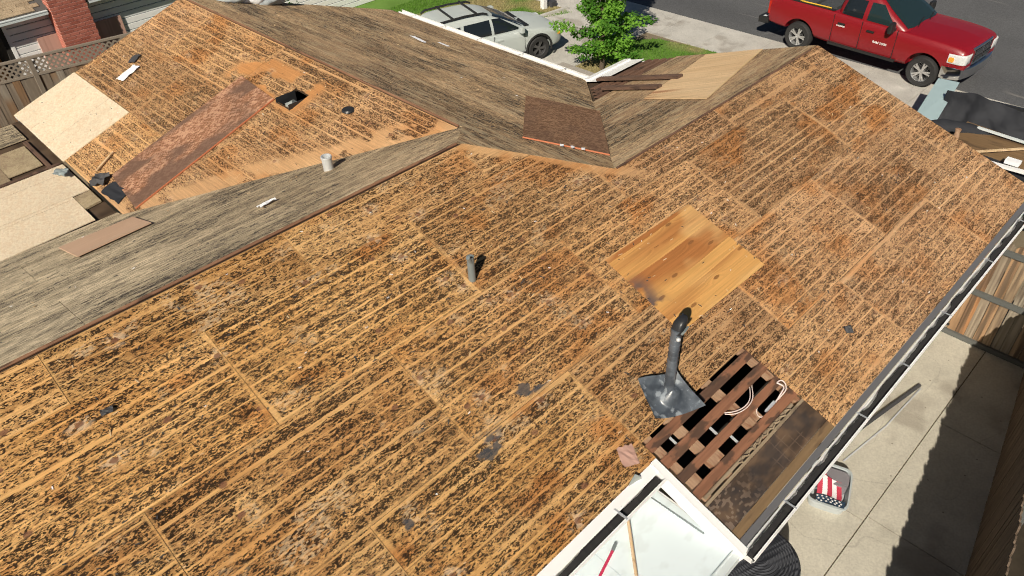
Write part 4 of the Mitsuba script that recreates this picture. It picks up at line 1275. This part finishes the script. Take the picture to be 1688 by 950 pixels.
# recessed porch on the left
add('porch_wall', bx(-4.2, WY + 2.5, -3.0, 4.3, 0.15, 2.6), 'interior_dark', parent=nb)
add('porch_wall', bx(-3.0, WY + 0.9, GZ + 0.65, 1.7, 0.08, 1.3), 'porch_orange', parent=nb, label='orange brown low wall in the dark porch')
EY, EZ = 15.78, -1.72
rs = 0.33
roofdir = unit((0, 1, rs))
rnm = unit((0, -rs, 1))
rk = add('roof', frame_box(np.array([2.5, EY, EZ]) + roofdir * 3.5 + rnm * -0.05, (1, 0, 0), roofdir, rnm, 16.0, 7.0, 0.08), 'dark_roof_edge', parent=nb)
i_s = 0
for r_ in range(10):
    for c_ in range(20):
        x0 = -4.6 + c_ * 0.305 + (0.15 if r_ % 2 else 0) + rng.uniform(-.01, .01)
        if -0.95 < x0 < 0.0 and r_ < 5 or x0 > 1.2:
            continue
        m = frame_box(np.array([x0, EY, EZ]) + roofdir * (0.12 + r_ * 0.145) + rnm * (0.004 + 0.003 * rng.random()), (1, 0, 0), unit(roofdir - rnm * 0.04), unit(rnm + roofdir * 0.04), 0.297, 0.165, 0.012)
        k = key_of(rk + '__shingle')
        scene[k] = mikit.ply(m, 'shingle_tan', uv=np.full((len(m.vertices), 2), i_s + 0.5))
        i_s += 1
m = frame_box(np.array([2.5, EY, EZ]) + roofdir * 4.0, (1, 0, 0), roofdir, rnm, 16.0, 5.2, 0.012)
add('upper_shingles', m, 'shingle_tan', parent=rk, uv=np.full((len(m.vertices), 2), 3.5))
for xa, xb in ((-5.5, -0.86), (0.16, 9.8)):
    add('gutter', cat_([bar((xa, EY - 0.05, EZ - 0.06), (xb, EY - 0.05, EZ - 0.06), 0.10, 0.09), bar((xa, EY - 0.105, EZ - 0.02), (xb, EY - 0.105, EZ - 0.02), 0.015, 0.02)]), 'pale_grey_paint', parent=nb)
add('soffit', bx(2.0, (EY + WY) / 2 + 0.02, EZ - 0.10, 15.0, WY - EY, 0.02), 'siding_white', parent=nb)
add('hearth_panel', bx(-0.20, WY - 0.05, (GZ - 2.42) / 2, 2.20, 0.06, -2.42 - GZ), 'pink_panel', parent=nb, label='pinkish panel behind the brick chimney')
# chimney
ch = key_of(nb + '__chimney')
labels[ch] = {'label': 'red brick chimney running up past the eave'}
CX0, CX1, CY0, CY1 = -0.80, 0.10, 15.64, 16.06
add('core', bx((CX0 + CX1) / 2, (CY0 + CY1) / 2, -1.9, CX1 - CX0 - 0.012, CY1 - CY0 - 0.012, 4.7), 'mortar', parent=ch)
zb = GZ + 0.02
row = 0
nbk = 0
while zb < 0.3:
    off = 0.11 if row % 2 else 0.0
    x = CX0 - off
    while x < CX1 - 0.01:
        xa, xb = max(x, CX0), min(x + 0.207, CX1)
        if xb - xa > 0.03 and zb > -3.65:
            k = key_of(ch + '__brick')
            m = bx((xa + xb) / 2, CY0 + 0.035, zb + 0.033, xb - xa, 0.08 + rng.uniform(0, .004), 0.068)
            scene[k] = mikit.ply(m, 'brick_red', uv=np.full((len(m.vertices), 2), nbk + 0.5))
            nbk += 1
        x += 0.225
    if zb > -3.65:
        pass
    zb += 0.088
    row += 1
sb = []
for zz in np.arange(-3.6, 0.3, 0.088):
    sb.append(bx(CX0 + 0.02, CY0 + 0.26, zz + 0.033, 0.05, 0.32, 0.068))
    sb.append(bx(CX1 - 0.02, CY0 + 0.26, zz + 0.033, 0.05, 0.32, 0.068))
mm = cat_(sb)
scene[key_of(ch + '__side_bricks')] = mikit.ply(mm, 'brick_red', uv=np.full((len(mm.vertices), 2), 7.5))
labels[ch + '__side_bricks'] = {'kind': 'stuff'}

# ------------------------------------------------------------------ vehicles
def local(m, M):
    m = m.copy()
    m.apply_transform(M)
    return m


def wheel_parts(key, cx, cy, r, w, M, rim_mat, spokes, side, label=None):
    """Wheel with its axle along y; side = +1 outward is +y."""
    wk = key_of(key + '__wheel')
    R = trimesh.transformations.rotation_matrix(-PI / 2 * side, (1, 0, 0))
    P = trimesh.transformations.translation_matrix((cx, cy, r))
    X = M @ P @ R
    rr_ = r * 0.62
    prof = [(rr_, -w / 2 * .9), (r * 0.90, -w / 2), (r * 0.985, -w * 0.36), (r, 0), (r * 0.985, w * 0.36), (r * 0.90, w / 2), (rr_, w / 2 * .9), (rr_ * 0.97, w * 0.3), (rr_ * .97, -w * .3), (rr_, -w / 2 * .9)]
    add('tyre', local(lathe(prof, 40), X), 'tyre', smooth=40, parent=wk)
    rim = [lathe([(rr_ * 0.90, w * 0.30), (rr_ * 0.99, w * 0.46), (rr_ * 1.0, w * 0.40), (rr_ * 0.99, w * 0.0), (rr_ * .9, w * .0), (rr_ * .9, w * .3)], 40),
           lathe([(0, w * 0.36), (rr_ * 0.22, w * 0.36), (rr_ * 0.27, w * 0.28), (rr_ * 0.27, w * .1), (0, w * .1)], 24)]
    for i in range(spokes):
        a = 2 * PI * i / spokes
        for s in (-1, 1):
            b = a + s * 0.16
            p0 = np.array([rr_ * 0.15 * math.cos(a), rr_ * 0.15 * math.sin(a), w * 0.32])
            p1 = np.array([rr_ * 0.95 * math.cos(b), rr_ * 0.95 * math.sin(b), w * 0.34])
            rim.append(bar(p0, p1, rr_ * 0.17, w * 0.10))
    add('rim', local(cat_(rim), X), rim_mat, smooth=30, parent=wk)
    add('brake_disc', local(lathe([(0, w * .05), (rr_ * 0.9, w * .05), (rr_ * 0.9, -w * .05), (0, -w * .05)], 24), X), 'trim_black', parent=wk)


def xring(x, prof):
    """prof: list of (halfwidth, z) from the bottom centre up to the top centre, mirrored."""
    R = [(x, y, z) for y, z in prof]
    L = [(x, -y, z) for y, z in reversed(prof)]
    return R + L


def lower_body(stations):
    """stations: (x, zbot, zsill, zbelt, ztop, w, wtop, crown)"""
    rings = []
    for x, zb, zs, zm, zt, w, wt, cr in stations:
        prof = [(0.001, zb), (w * 0.55, zb), (w * 0.90, zb + 0.02), (w * 0.965, zs), (w * 0.99, (zs + zm) / 2), (w, zm), (w * 0.985, zm + (zt - zm) * 0.5), (wt + (w - wt) * 0.45, zt - 0.03), (wt, zt), (wt * 0.6, zt + cr * 0.7), (0.001, zt + cr)]
        rings.append(xring(x, prof))
    return loft(rings)


def dense(stations, n=6):
    S = np.array(stations, float)
    from scipy.interpolate import PchipInterpolator
    t = S[:, 0]
    xs_ = np.unique(np.concatenate([np.linspace(t[i], t[i + 1], n) for i in range(len(t) - 1)]))
    Y = PchipInterpolator(t, S[:, 1:])(xs_)
    return np.column_stack([xs_, Y])


def cyl_y(x, z, r, y0, y1, n=40):
    return tube([(x, y0, z), (x, y1, z)], r, n)


def zloft(secs, n=4):
    """secs: (z, x0, x1, w, exponent)."""
    rings = []
    from scipy.interpolate import PchipInterpolator
    S = np.array(secs, float)
    zz = np.unique(np.concatenate([np.linspace(S[i, 0], S[i + 1, 0], n) for i in range(len(S) - 1)]))
    Y = PchipInterpolator(S[:, 0], S[:, 1:])(zz)
    for z, (x0, x1, w, e) in zip(zz, Y):
        q = rrect((x1 - x0) / 2, w, e, 10)
        rings.append([(a + (x0 + x1) / 2, b, z) for a, b in q])
    return loft(rings), PchipInterpolator(S[:, 0], S[:, 1:])


def side_window(fn, pts, side, off=0.006, n=8):
    """A pane hugging the cabin's side: pts = polygon corners (x, z) ordered bottom-rear, bottom-front, top-front, top-rear."""
    (a, b, c, d) = [np.array(p, float) for p in pts]
    V, F = [], []
    for lay in (0, 1):
        for i in range(n):
            for j in range(n):
                s, t = i / (n - 1), j / (n - 1)
                x, z = (1 - t) * ((1 - s) * a + s * b) + t * ((1 - s) * d + s * c)
                x0, x1, w, e = fn(z)
                hx = (x1 - x0) / 2
                q = min(0.999, abs((x - (x0 + x1) / 2) / hx))
                yy = w * (1 - q ** e) ** (1 / e)
                V.append((x, side * (yy + off - 0.012 * lay), z))
    for i in range(n - 1):
        for j in range(n - 1):
            p = i * n + j
            F += [[p, p + n, p + n + 1], [p, p + n + 1, p + 1]]
            p += n * n
            F += [[p, p + n + 1, p + n], [p, p + 1, p + n + 1]]
    m = trimesh.Trimesh(V, F, process=False)
    return m


def end_window(fn, z0, z1, frac, front=True, off=0.008, n=10):
    V, F = [], []
    for lay in (0, 1):
        for i in range(n):
            for j in range(n):
                z = z0 + (z1 - z0) * j / (n - 1)
                x0, x1, w, e = fn(z)
                yy = (2 * i / (n - 1) - 1) * w * frac
                hx = (x1 - x0) / 2
                q = min(0.999, abs(yy) / w)
                xx = hx * (1 - q ** e) ** (1 / e)
                x = (x0 + x1) / 2 + (1 if front else -1) * (xx + off - 0.014 * lay)
                V.append((x, yy, z + (0.004 - .008 * lay)))
    for i in range(n - 1):
        for j in range(n - 1):
            p = i * n + j
            F += [[p, p + n, p + n + 1], [p, p + n + 1, p + 1]]
            p += n * n
            F += [[p, p + n + 1, p + n], [p, p + 1, p + n + 1]]
    return trimesh.Trimesh(V, F, process=False)


def make_truck():
    k = thing('pickup_truck', 'dark red crew cab pickup truck parked at the kerb of the street', 'truck')
    ang = math.radians(-93.3)
    ca, sa = math.cos(ang), math.sin(ang)
    # right front wheel contact at about (14.42, -1.0)
    fx, hy = 1.83, 0.86
    c = np.array([14.42, -0.68]) - np.array([ca * fx + sa * hy, sa * fx - ca * hy])
    M = np.eye(4)
    M[:3, :3] = [[ca, -sa, 0], [sa, ca, 0], [0, 0, 1]]
    M[:3, 3] = (c[0], c[1], GZ)
    st = [(-2.78, .60, .66, 1.00, 1.30, .92, .86, 0.0), (-2.70, .55, .62, 1.00, 1.32, .97, .90, 0.0), (-1.7, .50, .60, 1.00, 1.32, .99, .92, 0.0), (-0.80, .44, .56, 1.00, 1.30, .985, .92, 0.0), (0.2, .42, .54, .98, 1.26, .985, .92, .02), (1.05, .42, .54, .97, 1.24, .985, .90, .06),
          (1.8, .46, .58, .98, 1.23, .995, .88, .085), (2.3, .50, .60, .95, 1.20, .985, .86, .08), (2.62, .52, .60, .92, 1.15, .955, .82, .06), (2.72, .55, .62, .88, 1.09, .915, .78, .05), (2.76, .60, .66, .84, 1.02, .86, .72, .04)]
    body = manif(lower_body(dense(st)))
    bed = m3.Manifold.cube((1.86, 1.60, 1.0), True).translate((-1.72, 0, 1.30 - 0.5 + 0.5))
    body = body - m3.Manifold.cube((1.84, 1.66, 0.9), True).translate((-1.74, 0, 1.26))
    for x in (1.83, -1.73):
        body = body - manif(cyl_y(x, 0.42, 0.475, -1.3, -0.62)) - manif(cyl_y(x, 0.42, 0.475, 0.62, 1.3))
    add('body', local(tri(body), M), 'truck_red', smooth=35, parent=k)
    cab, fn = zloft([(1.20, -.80, 1.32, .93, 7), (1.35, -.79, 1.10, .915, 7), (1.62, -.74, .66, .84, 6), (1.82, -.68, .36, .76, 5), (1.88, -.60, .22, .68, 4.5), (1.905, -.40, .02, .48, 4)])
    add('cab', local(cab, M), 'truck_red', smooth=40, parent=k)
    for s in (-1, 1):
        add('side_window', local(side_window(fn, [(-.62, 1.30), (-.02, 1.29), (-.02, 1.73), (-.54, 1.74)], s), M), 'car_glass', parent=k)
        add('side_window', local(side_window(fn, [(.10, 1.29), (.90, 1.28), (.40, 1.72), (.10, 1.73)], s), M), 'windshield_glass', parent=k)
        dk_ = add('door', local(cat_([side_strip(fn_body, x, x + .008, z0, z1, s) for x, z0, z1 in ((-.74, .50, 1.25), (.05, .50, 1.25), (.98, .50, 1.22))]), M), 'trim_black', parent=k) if False else None
    for s in (-1, 1):
        for x in (-.76, .04, 1.00):
            add('door_seam', local(bx(x, s * .983, .90, .012, .016, .72), M), 'trim_black', parent=k)
        for x in (-.52, .30):
            add('door_handle', local(bx(x, s * 1.0, 1.06, .20, .03, .045), M), 'truck_red' if s > 0 else 'trim_black', parent=k)
        mk = add('mirror', local(loft([[(a + .86, s * 1.10 + b, z) for a, b in rrect(.05 + .02 * (z == 1.31), .12, 4, 4)] for z in (1.20, 1.31, 1.44)]), M), 'trim_black', smooth=40, parent=k)
        add('mirror_arm', local(bx(.88, s * .97, 1.25, .07, .16, .05), M), 'trim_black', parent=k)
        add('headlight', local(loft([[(x, s * (yc + a), .915 + b) for a, b in rrect(hy_, .125, 7, 6)] for x, yc, hy_ in ((2.36, .80, .198), (2.60, .785, .205), (2.72, .765, .19), (2.765, .73, .15))]), M), 'lamp_clear', smooth=40, parent=k)
        add('turn_lamp', local(loft([[(2.45 + a, s * .992 + y_, .905 + b) for a, b in rrect(.065, .06, 4, 4)] for y_ in (-.02, .012)]), M), 'lamp_amber', parent=k)
        add('tail_lamp', local(bx(-2.74, s * .90, 1.02, .08, .12, .40), M), 'lamp_red', parent=k)
        for x in (1.83, -1.73):
            wheel_parts(k, x, s * .86, .395, .27, M, 'alloy', 5, s)
    add('windshield', local(end_window(fn, 1.285, 1.80, .86, True), M), 'windshield_glass', parent=k)
    add('rear_window', local(end_window(fn, 1.36, 1.78, .80, False), M), 'car_glass', parent=k)
    add('wiper', local(cat_([bar((1.26, -.5, 1.305), (1.13, .05, 1.37), .02, .012), bar((1.25, .15, 1.31), (1.12, .65, 1.36), .02, .012)]), M), 'trim_black', parent=k)
    gl = add('grille', local(loft([[(2.70 + .10 * (z - .7) * -.4 + dx, a, z) for dx, a in rrect(.085, .53 + .06 * (z - .7), 5, 6)] for z in (.72, .95, 1.13)]), M), 'chrome', smooth=35, parent=k)
    for s in (-1, 1):
        for zz in (.835, 1.015):
            add('grille_insert', local(frame_box((2.768 - .10 * (zz - .84), s * .255, zz), (1, 0, 0), (0, 1, 0), (0, 0, 1), .05, .43, .14), M), 'trim_black', parent=gl)
            for j in range(4):
                add('grille_bar', local(bx(2.795 - .10 * (zz - .84), s * .25, zz - .042 + .028 * j, .012, .38, .008), M), 'chrome', parent=gl)
    br = []
    for y_ in np.linspace(-1.0, 1.0, 25):
        xf = 2.87 - .17 * abs(y_) ** 3 - .22 * max(0, abs(y_) - .93) / .07
        br.append([(xf - .10, y_, .40), (xf - .02, y_, .43), (xf, y_, .56), (xf - .015, y_, .68), (xf - .08, y_, .71), (xf - .20, y_, .71), (xf - .20, y_, .42)])
    add('front_bumper', local(loft(br), M), 'chrome', smooth=40, parent=k)
    add('lower_grille', local(bx(2.70, 0, .47, .16, 1.2, .10), M), 'trim_black', parent=k)
    add('rear_bumper', local(cat_([bx(-2.95, 0, .58, .22, 1.86, .17), bx(-2.86, .80, .60, .24, .26, .16), bx(-2.86, -.80, .60, .24, .26, .16)]), M), 'trim_black', parent=k)
    add('plate_lamp', local(bx(-2.90, -.84, .675, .10, .10, .012), M), 'lamp_clear', parent=k)
    add('bed_floor', local(cat_([bx(-1.74, 0, .835, 1.82, 1.62, .03)] + [bx(-1.74, y_, .86, 1.82, .06, .025) for y_ in np.linspace(-.7, .7, 9)]), M), 'bed_liner', parent=k)
    add('bed_rail', local(cat_([bx(-1.74, s * .885, 1.325, 1.84, .10, .02) for s in (-1, 1)]), M), 'trim_black', parent=k)
    add('tailgate', local(bx(-2.715, 0, 1.06, .075, 1.62, .52), M), 'truck_red', parent=k)
    for s in (-1,):
        add('rocker_trim', local(bx(.15, s * .962, .475, 1.9, .05, .06), M), 'trim_black', parent=k)
        tm = meshkit.text_mesh('RAM 1500', 0.055, 0.004, True)
        Tm = np.eye(4)
        Tm[:3, 0], Tm[:3, 1], Tm[:3, 2] = (1, 0, 0), (0, 0, 1), (0, -1, 0)
        Tm[:3, 3] = (.42, -.990, .80)
        tm.apply_transform(Tm)
        add('badge', local(tm, M), 'white_metal', parent=k)
        tm = meshkit.text_mesh('LARAMIE', 0.04, 0.004, True)
        Tm[:3, 3] = (-.66, -.990, .98)
        tm.apply_transform(Tm)
        add('badge', local(tm, M), 'white_metal', parent=k)
    # things in the bed
    pts = [(-1.85 + .3 * math.sin(t * .5), -.62 + .02 * t, .93 + .12 * math.sin(t) ** 2) for t in np.linspace(0, 9, 30)]
    sp = [np.array([-2.0, -.80, 1.36]), np.array([-1.85, -.84, 1.37]), np.array([-1.7, -.66, 1.1]), np.array([-1.5, -.60, .95])]
    kk = add('strap', local(tube([(-1.95, -.45, .95), (-1.9, -.60, 1.25), (-1.88, -.87, 1.352), (-1.75, -.90, 1.352), (-1.4, -.88, 1.352), (-0.95, -.87, 1.352)], .016, 8), M), 'yellow_strap', label='yellow strap lying along the bed rail of the red truck', cat='strap')
    for i, (x, y_, sx, sy, sz, lb2) in enumerate(((-1.35, .2, .5, .9, .32, 'dark crate in the truck bed behind the cab'), (-2.1, .25, .5, .7, .22, 'flat dark crate in the truck bed near the tailgate'))):
        add('crate', local(bx(x, y_, .86 + sz / 2, sx, sy, sz), M), 'bed_liner', label=lb2, cat='crate')


make_truck()


def make_suv():
    k = thing('compact_suv', 'silver compact suv with black roof rails parked on the driveway', 'car')
    ang = math.radians(-17)
    ca, sa = math.cos(ang), math.sin(ang)
    fx, hy = 1.32, 0.78
    c = np.array([9.30, 8.12]) - np.array([ca * fx + sa * hy, sa * fx - ca * hy])
    M = np.eye(4)
    M[:3, :3] = [[ca, -sa, 0], [sa, ca, 0], [0, 0, 1]]
    M[:3, 3] = (c[0], c[1], GZ)
    st = [(-2.20, .40, .50, .80, 1.00, .74, .62, .02), (-2.10, .32, .42, .80, 1.02, .84, .70, .02), (-1.3, .26, .38, .80, 1.02, .885, .78, .02), (0.0, .24, .36, .78, .99, .89, .80, .02), (0.85, .24, .36, .78, .97, .89, .80, .05), (1.32, .26, .38, .76, .93, .89, .78, .07), (1.8, .28, .38, .72, .85, .86, .68, .07), (2.08, .30, .40, .64, .75, .76, .55, .04), (2.20, .34, .42, .56, .66, .62, .42, .03)]
    body = manif(lower_body(dense(st)))
    for x in (1.32, -1.315):
        body = body - manif(cyl_y(x, 0.36, 0.385, -1.3, -0.55)) - manif(cyl_y(x, 0.36, 0.385, 0.55, 1.3))
    add('body', local(tri(body), M), 'suv_silver', smooth=35, parent=k)
    cab, fn = zloft([(.95, -2.05, 1.12, .82, 6), (1.10, -2.0, .86, .80, 6), (1.35, -1.86, .34, .70, 5.5), (1.48, -1.72, -.02, .62, 5), (1.545, -1.5, -.3, .52, 4.5), (1.56, -1.2, -.6, .36, 4)])
    add('cabin', local(cab, M), 'suv_silver', smooth=40, parent=k)
    for s in (-1, 1):
        add('side_window', local(side_window(fn, [(-.05, 1.02), (.80, 1.01), (.22, 1.36), (-.05, 1.40)], s), M), 'car_glass', parent=k)
        add('side_window', local(side_window(fn, [(-.98, 1.03), (-.13, 1.02), (-.13, 1.40), (-.90, 1.39)], s), M), 'car_glass', parent=k)
        add('side_window', local(side_window(fn, [(-1.62, 1.10), (-1.06, 1.04), (-1.0, 1.38), (-1.35, 1.36)], s), M), 'car_glass', parent=k)
        add('mirror', local(loft([[(a + .72, s * .98 + b, z) for a, b in rrect(.07, .10, 4, 4)] for z in (.98, 1.05, 1.13)]), M), 'suv_silver', smooth=40, parent=k)
        for x in (-.09, .86):
            add('door_seam', local(bx(x, s * .882, .70, .010, .016, .56), M), 'trim_black', parent=k)
        for x in (-.85, .08):
            add('door_handle', local(bx(x, s * .895, .84, .17, .03, .035), M), 'suv_silver', parent=k)
        add('roof_rail', local(tube([(-1.62, s * .58, 1.50), (-1.5, s * .58, 1.565), (-.8, s * .57, 1.595), (-.25, s * .56, 1.57), (-.12, s * .56, 1.52)], .028, 10), M), 'trim_black', smooth=30, parent=k)
        add('headlight', local(loft([[(x, s * (.66 + a), .68 + b) for a, b in rrect(.14, .085, 3, 5)] for x in (1.92, 2.05, 2.10)]), M), 'lamp_clear', smooth=40, parent=k)
        add('turn_lamp', local(loft([[(1.97 + a, s * .785 + y_, .665 + b) for a, b in rrect(.08, .05, 3, 4)] for y_ in (-.03, .02)]), M), 'lamp_amber', parent=k)
        add('tail_lamp', local(bx(-2.10, s * .72, .86, .10, .20, .16), M), 'lamp_red', parent=k)
        for x in (1.32, -1.315):
            wheel_parts(k, x, s * .78, .345, .225, M, 'dark_alloy', 5, s)
            arch = []
            for a in np.linspace(-0.25, PI + .25, 17):
                arch.append((x + .40 * math.cos(a), s * .880, .36 + .40 * math.sin(a)))
            add('arch_trim', local(tube(arch, .032, 8), M), 'trim_black', smooth=30, parent=k)
        add('sill_trim', local(bx(0, s * .865, .30, 1.9, .06, .12), M), 'trim_black', parent=k)
    add('crossbar', local(tube([(-1.15, -.58, 1.60), (-1.15, .58, 1.60)], .03, 10), M), 'trim_black', smooth=30, parent=k)
    add('crossbar', local(tube([(-.45, -.57, 1.61), (-.45, .57, 1.61)], .03, 10), M), 'trim_black', smooth=30, parent=k)
    add('windshield', local(end_window(fn, 1.0, 1.44, .86, True), M), 'car_glass', parent=k)
    add('rear_window', local(end_window(fn, 1.12, 1.44, .80, False), M), 'car_glass', parent=k)
    add('cowl', local(bx(1.02, 0, 1.005, .20, 1.3, .02), M), 'trim_black', parent=k)
    add('lower_bumper', local(bx(2.10, 0, .36, .14, 1.2, .12), M), 'trim_black', parent=k)


make_suv()

# ------------------------------------------------------------------ mailbox, tree, bush
mbx = thing('mailbox_post', 'white square post at the edge of the far lawn', 'post')
add('post', bx(12.46, 10.86, GZ + 0.62, 0.16, 0.16, 1.24), 'white_metal', parent=mbx)
add('cap', bx(12.46, 10.86, GZ + 1.26, 0.20, 0.20, 0.05), 'white_metal', parent=mbx)
add('base_stone', bx(12.80, 10.80, GZ + 0.09, 0.26, 0.20, 0.18), 'dark_scrap', label='dark stone beside the white post', cat='stone')


def leafcloud(clumps, n_each, size, seed, squash=0.7, shape=1.0):
    r = np.random.default_rng(seed)
    V, F = [], []
    c = 0
    for (cx, cy, cz, rad) in clumps:
        n = int(n_each * rad ** 2 / 0.09)
        dirs = unit_rows(r.normal(size=(n, 3)))
        dist = rad * r.uniform(0.25, 1.05, n) ** 0.6
        for d_, q in zip(dirs, dist):
            o = np.array([cx, cy, cz]) + d_ * q * [1, 1, squash]
            nrm = unit(d_ * 0.5 + r.normal(size=3) * 0.5 + [0, 0, 0.75])
            a = unit(np.cross(nrm, r.normal(size=3)))
            b = np.cross(nrm, a)
            s = size * r.uniform(0.6, 1.25)
            # five-lobed leaf drawn as a fan
            pts = [o - a * s * .55, o + b * s * .40 - a * s * .1, o + b * s * .5 + a * s * .30, o + a * s * .22 + b * s * .18, o + a * s * .75 - nrm * s * .15, o + a * s * .22 - b * s * .18, o - b * s * .5 + a * s * .30, o - b * s * .40 - a * s * .1]
            V += pts
            F += [[c, c + 1, c + 3], [c + 1, c + 2, c + 3], [c, c + 3, c + 5], [c + 3, c + 4, c + 5], [c, c + 5, c + 7], [c + 5, c + 6, c + 7]]
            c += 8
    return np.array(V), np.array(F)


def make_tree():
    k = thing('young_tree', 'young leafy green tree on the lawn beside the driveway', 'tree')
    bx0, by0 = 9.95, 6.25
    r = np.random.default_rng(4)
    trunk = [(bx0, by0, GZ), (bx0 + .03, by0, GZ + .9), (bx0 - .02, by0 + .05, GZ + 2.0), (bx0 + .02, by0, GZ + 3.2), (bx0, by0, GZ + 4.6)]
    add('trunk', tube(trunk, [.075, .065, .05, .035, .012], 12), 'bark', smooth=30, parent=k)
    light, dark = [], []
    limbs = []
    for i in range(60):
        h = 0.28 + 4.4 * (i / 60) ** 0.95
        a = i * 2.4 + r.uniform(-.4, .4)
        if h < 1.45:
            L = r.uniform(0.70, 1.10)
        else:
            L = (0.90 - 0.13 * max(0, h - 1.6)) * r.uniform(0.45, 0.95)
        if 1.25 < h < 1.7:
            L *= 0.6
        o = np.array([bx0, by0, GZ + h])
        e = o + np.array([math.cos(a) * L, math.sin(a) * L, 0.10 + .18 * L])
        limbs.append(tube([o, (o + e) / 2 + [0, 0, .05], e], [.018, .012, .005], 6))
        for t in (0.35, 0.6, 0.85, 1.05):
            q = o + (e - o) * t + r.normal(size=3) * .06
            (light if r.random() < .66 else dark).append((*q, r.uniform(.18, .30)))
    add('limbs', cat_(limbs), 'bark', parent=k, kind='stuff')
    v, f = leafcloud(light, 115, .075, 1, .55)
    add('leaves', (v, f), 'leaf_light', parent=k, kind='stuff')
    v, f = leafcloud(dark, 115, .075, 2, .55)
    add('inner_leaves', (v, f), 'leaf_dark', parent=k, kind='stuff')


make_tree()
k = thing('bush', 'dark green bush behind the far rake of the roof', 'bush')
cl = [(4.4 + nr.uniform(-.6, .6), 13.0 + nr.uniform(-.6, .6), GZ + nr.uniform(.4, 2.1), nr.uniform(.3, .45)) for _ in range(16)]
v, f = leafcloud(cl, 60, .06, 3, .9)
add('foliage', (v, f), 'leaf_hedge', parent=k, kind='stuff')
add('stem', cat_([cyl((4.4, 13.0, GZ), (4.4 + a, 13.0 + b, GZ + 1.6), .03, 8) for a, b in ((0, 0), (.3, .2), (-.3, .1))]), 'bark', parent=k)

# ------------------------------------------------------------------ side yard beyond the gable: trailer wall with black felt, boards
bf = thing('debris_trailer', 'debris trailer draped in black felt beyond the front gable', 'trailer')
# walls of the trailer
add('side_wall', bar((12.12, -2.0, -3.72), (12.47, -6.0, -3.72), 0.06, 1.05), 'black_plastic', parent=bf)
add('bed', bar((10.6, -3.0, -4.0), (11.0, -6.0, -4.0), 2.0, 0.08), 'black_plastic', parent=bf)
n, m_ = 110, 34
V, F = [], []
A0, A1 = np.array([12.05, -2.0, 0]), np.array([12.4, -6.0, 0])
dr_ = unit(A1 - A0)
on_ = np.array([-dr_[1], dr_[0], 0])
on_ = on_ if on_[0] < 0 else -on_
for lay in (0, 1):
    for i in range(n):
        for j in range(m_):
            s = i / (n - 1) * 4.0
            t = j / (m_ - 1)
            fold = 0.12 * abs(math.sin(s * 3.3 + 1.2 * math.sin(s * 2.3) + 0.5 * t)) + 0.06 * math.sin(s * 9 + t * 3) + 0.16 * meshkit.fbm(np.array([s * 4, t * 4, 1.0]), 3)
            z = -3.12 - 1.05 * t + 0.06 * math.sin(s * 3.1) * (1 - t)
            outw = (0.06 + 0.45 * t ** 1.5 + fold * (0.4 + t)) - 0.012 * lay
            p = A0 + dr_ * s + on_ * outw
            V.append([p[0], p[1], z])
for i in range(n - 1):
    for j in range(m_ - 1):
        p = i * m_ + j
        F += [[p, p + m_, p + m_ + 1], [p, p + m_ + 1, p + 1]]
        p += n * m_
        F += [[p, p + m_ + 1, p + m_], [p, p + 1, p + m_ + 1]]
add('felt_drape', trimesh.Trimesh(V, F, process=False), 'black_felt', smooth=50, parent=bf, label='black felt hanging in folds over the trailer wall')
add('blue_sheet', (lambda P: trimesh.Trimesh(P, [[0, 1, 2], [0, 2, 3], [4, 6, 5], [4, 7, 6], [0, 4, 5], [0, 5, 1], [1, 5, 6], [1, 6, 2], [2, 6, 7], [2, 7, 3], [3, 7, 4], [3, 4, 0]], process=False))(np.array([[10.55, -1.86, -3.45], [11.0, -2.25, -3.40], [12.85, -1.98, -3.25], [12.9, -1.50, -3.30], [10.55, -1.86, -3.47], [11.0, -2.25, -3.42], [12.85, -1.98, -3.27], [12.9, -1.50, -3.32]])), 'blue_grey_sheet', label='blue grey metal sheet sloping beside the front wheel of the red truck', cat='metal sheet')
add('felt_roll', tube([(10.5, -2.05, -3.5), (10.75, -2.45, -3.42), (11.0, -2.9, -3.45), (11.1, -3.4, -3.5)], [.16, .2, .18, .14], 14), 'black_felt', smooth=40, label='dark crumpled felt roll between the blue sheet and the black drape', cat='felt')
add('old_plywood', (lambda m: m)(frame_box((10.62, -3.75, -3.42), unit((1, -0.12, .1)), unit((0.12, 1, 0)), unit((-.1, 0, 1)), 1.05, 2.1, 0.02)), 'brown_board', label='brown old plywood sheet lying on the debris', cat='board')
add('felt_sheet', frame_box((9.4, -4.1, -3.50), unit((1, -0.1, .05)), unit((0.1, 1, 0)), unit((-.05, 0, 1)), 1.5, 2.6, 0.02), 'black_felt', label='flat black felt sheet below the white trim pieces', cat='felt')
add('white_trim', bar((9.80, -3.32, -3.38), (9.75, -5.2, -3.28), 0.09, 0.05), 'white_metal', label='thick white trim board lying on the black felt', cat='trim board')
add('white_trim', bar((9.98, -3.30, -3.36), (10.75, -4.05, -3.33), 0.05, 0.03), 'pine_stick', label='thin pale stick lying across the brown plywood', cat='trim board')
add('white_trim', bar((11.0, -3.05, -3.30), (10.9, -4.6, -3.30), 0.05, 0.04), 'pale_grey_paint', label='thin pale edge board along the top of the brown plywood', cat='trim board')
add('paper_box', bx(10.05, -4.05, -3.33, 0.16, 0.26, 0.08), 'white_scrap', label='small white box on the black felt', cat='box')
jr = thing('wood_stub', 'pale turned wood stub standing beside the gable edge', 'post')
add('stub', lathe([(0, 0), (.06, 0), (.05, .08), (.065, .16), (.045, .24), (.06, .32), (0, .33)], 16).apply_translation((10.35, -2.86, -3.47)), 'rafter_wood', smooth=30, parent=jr)
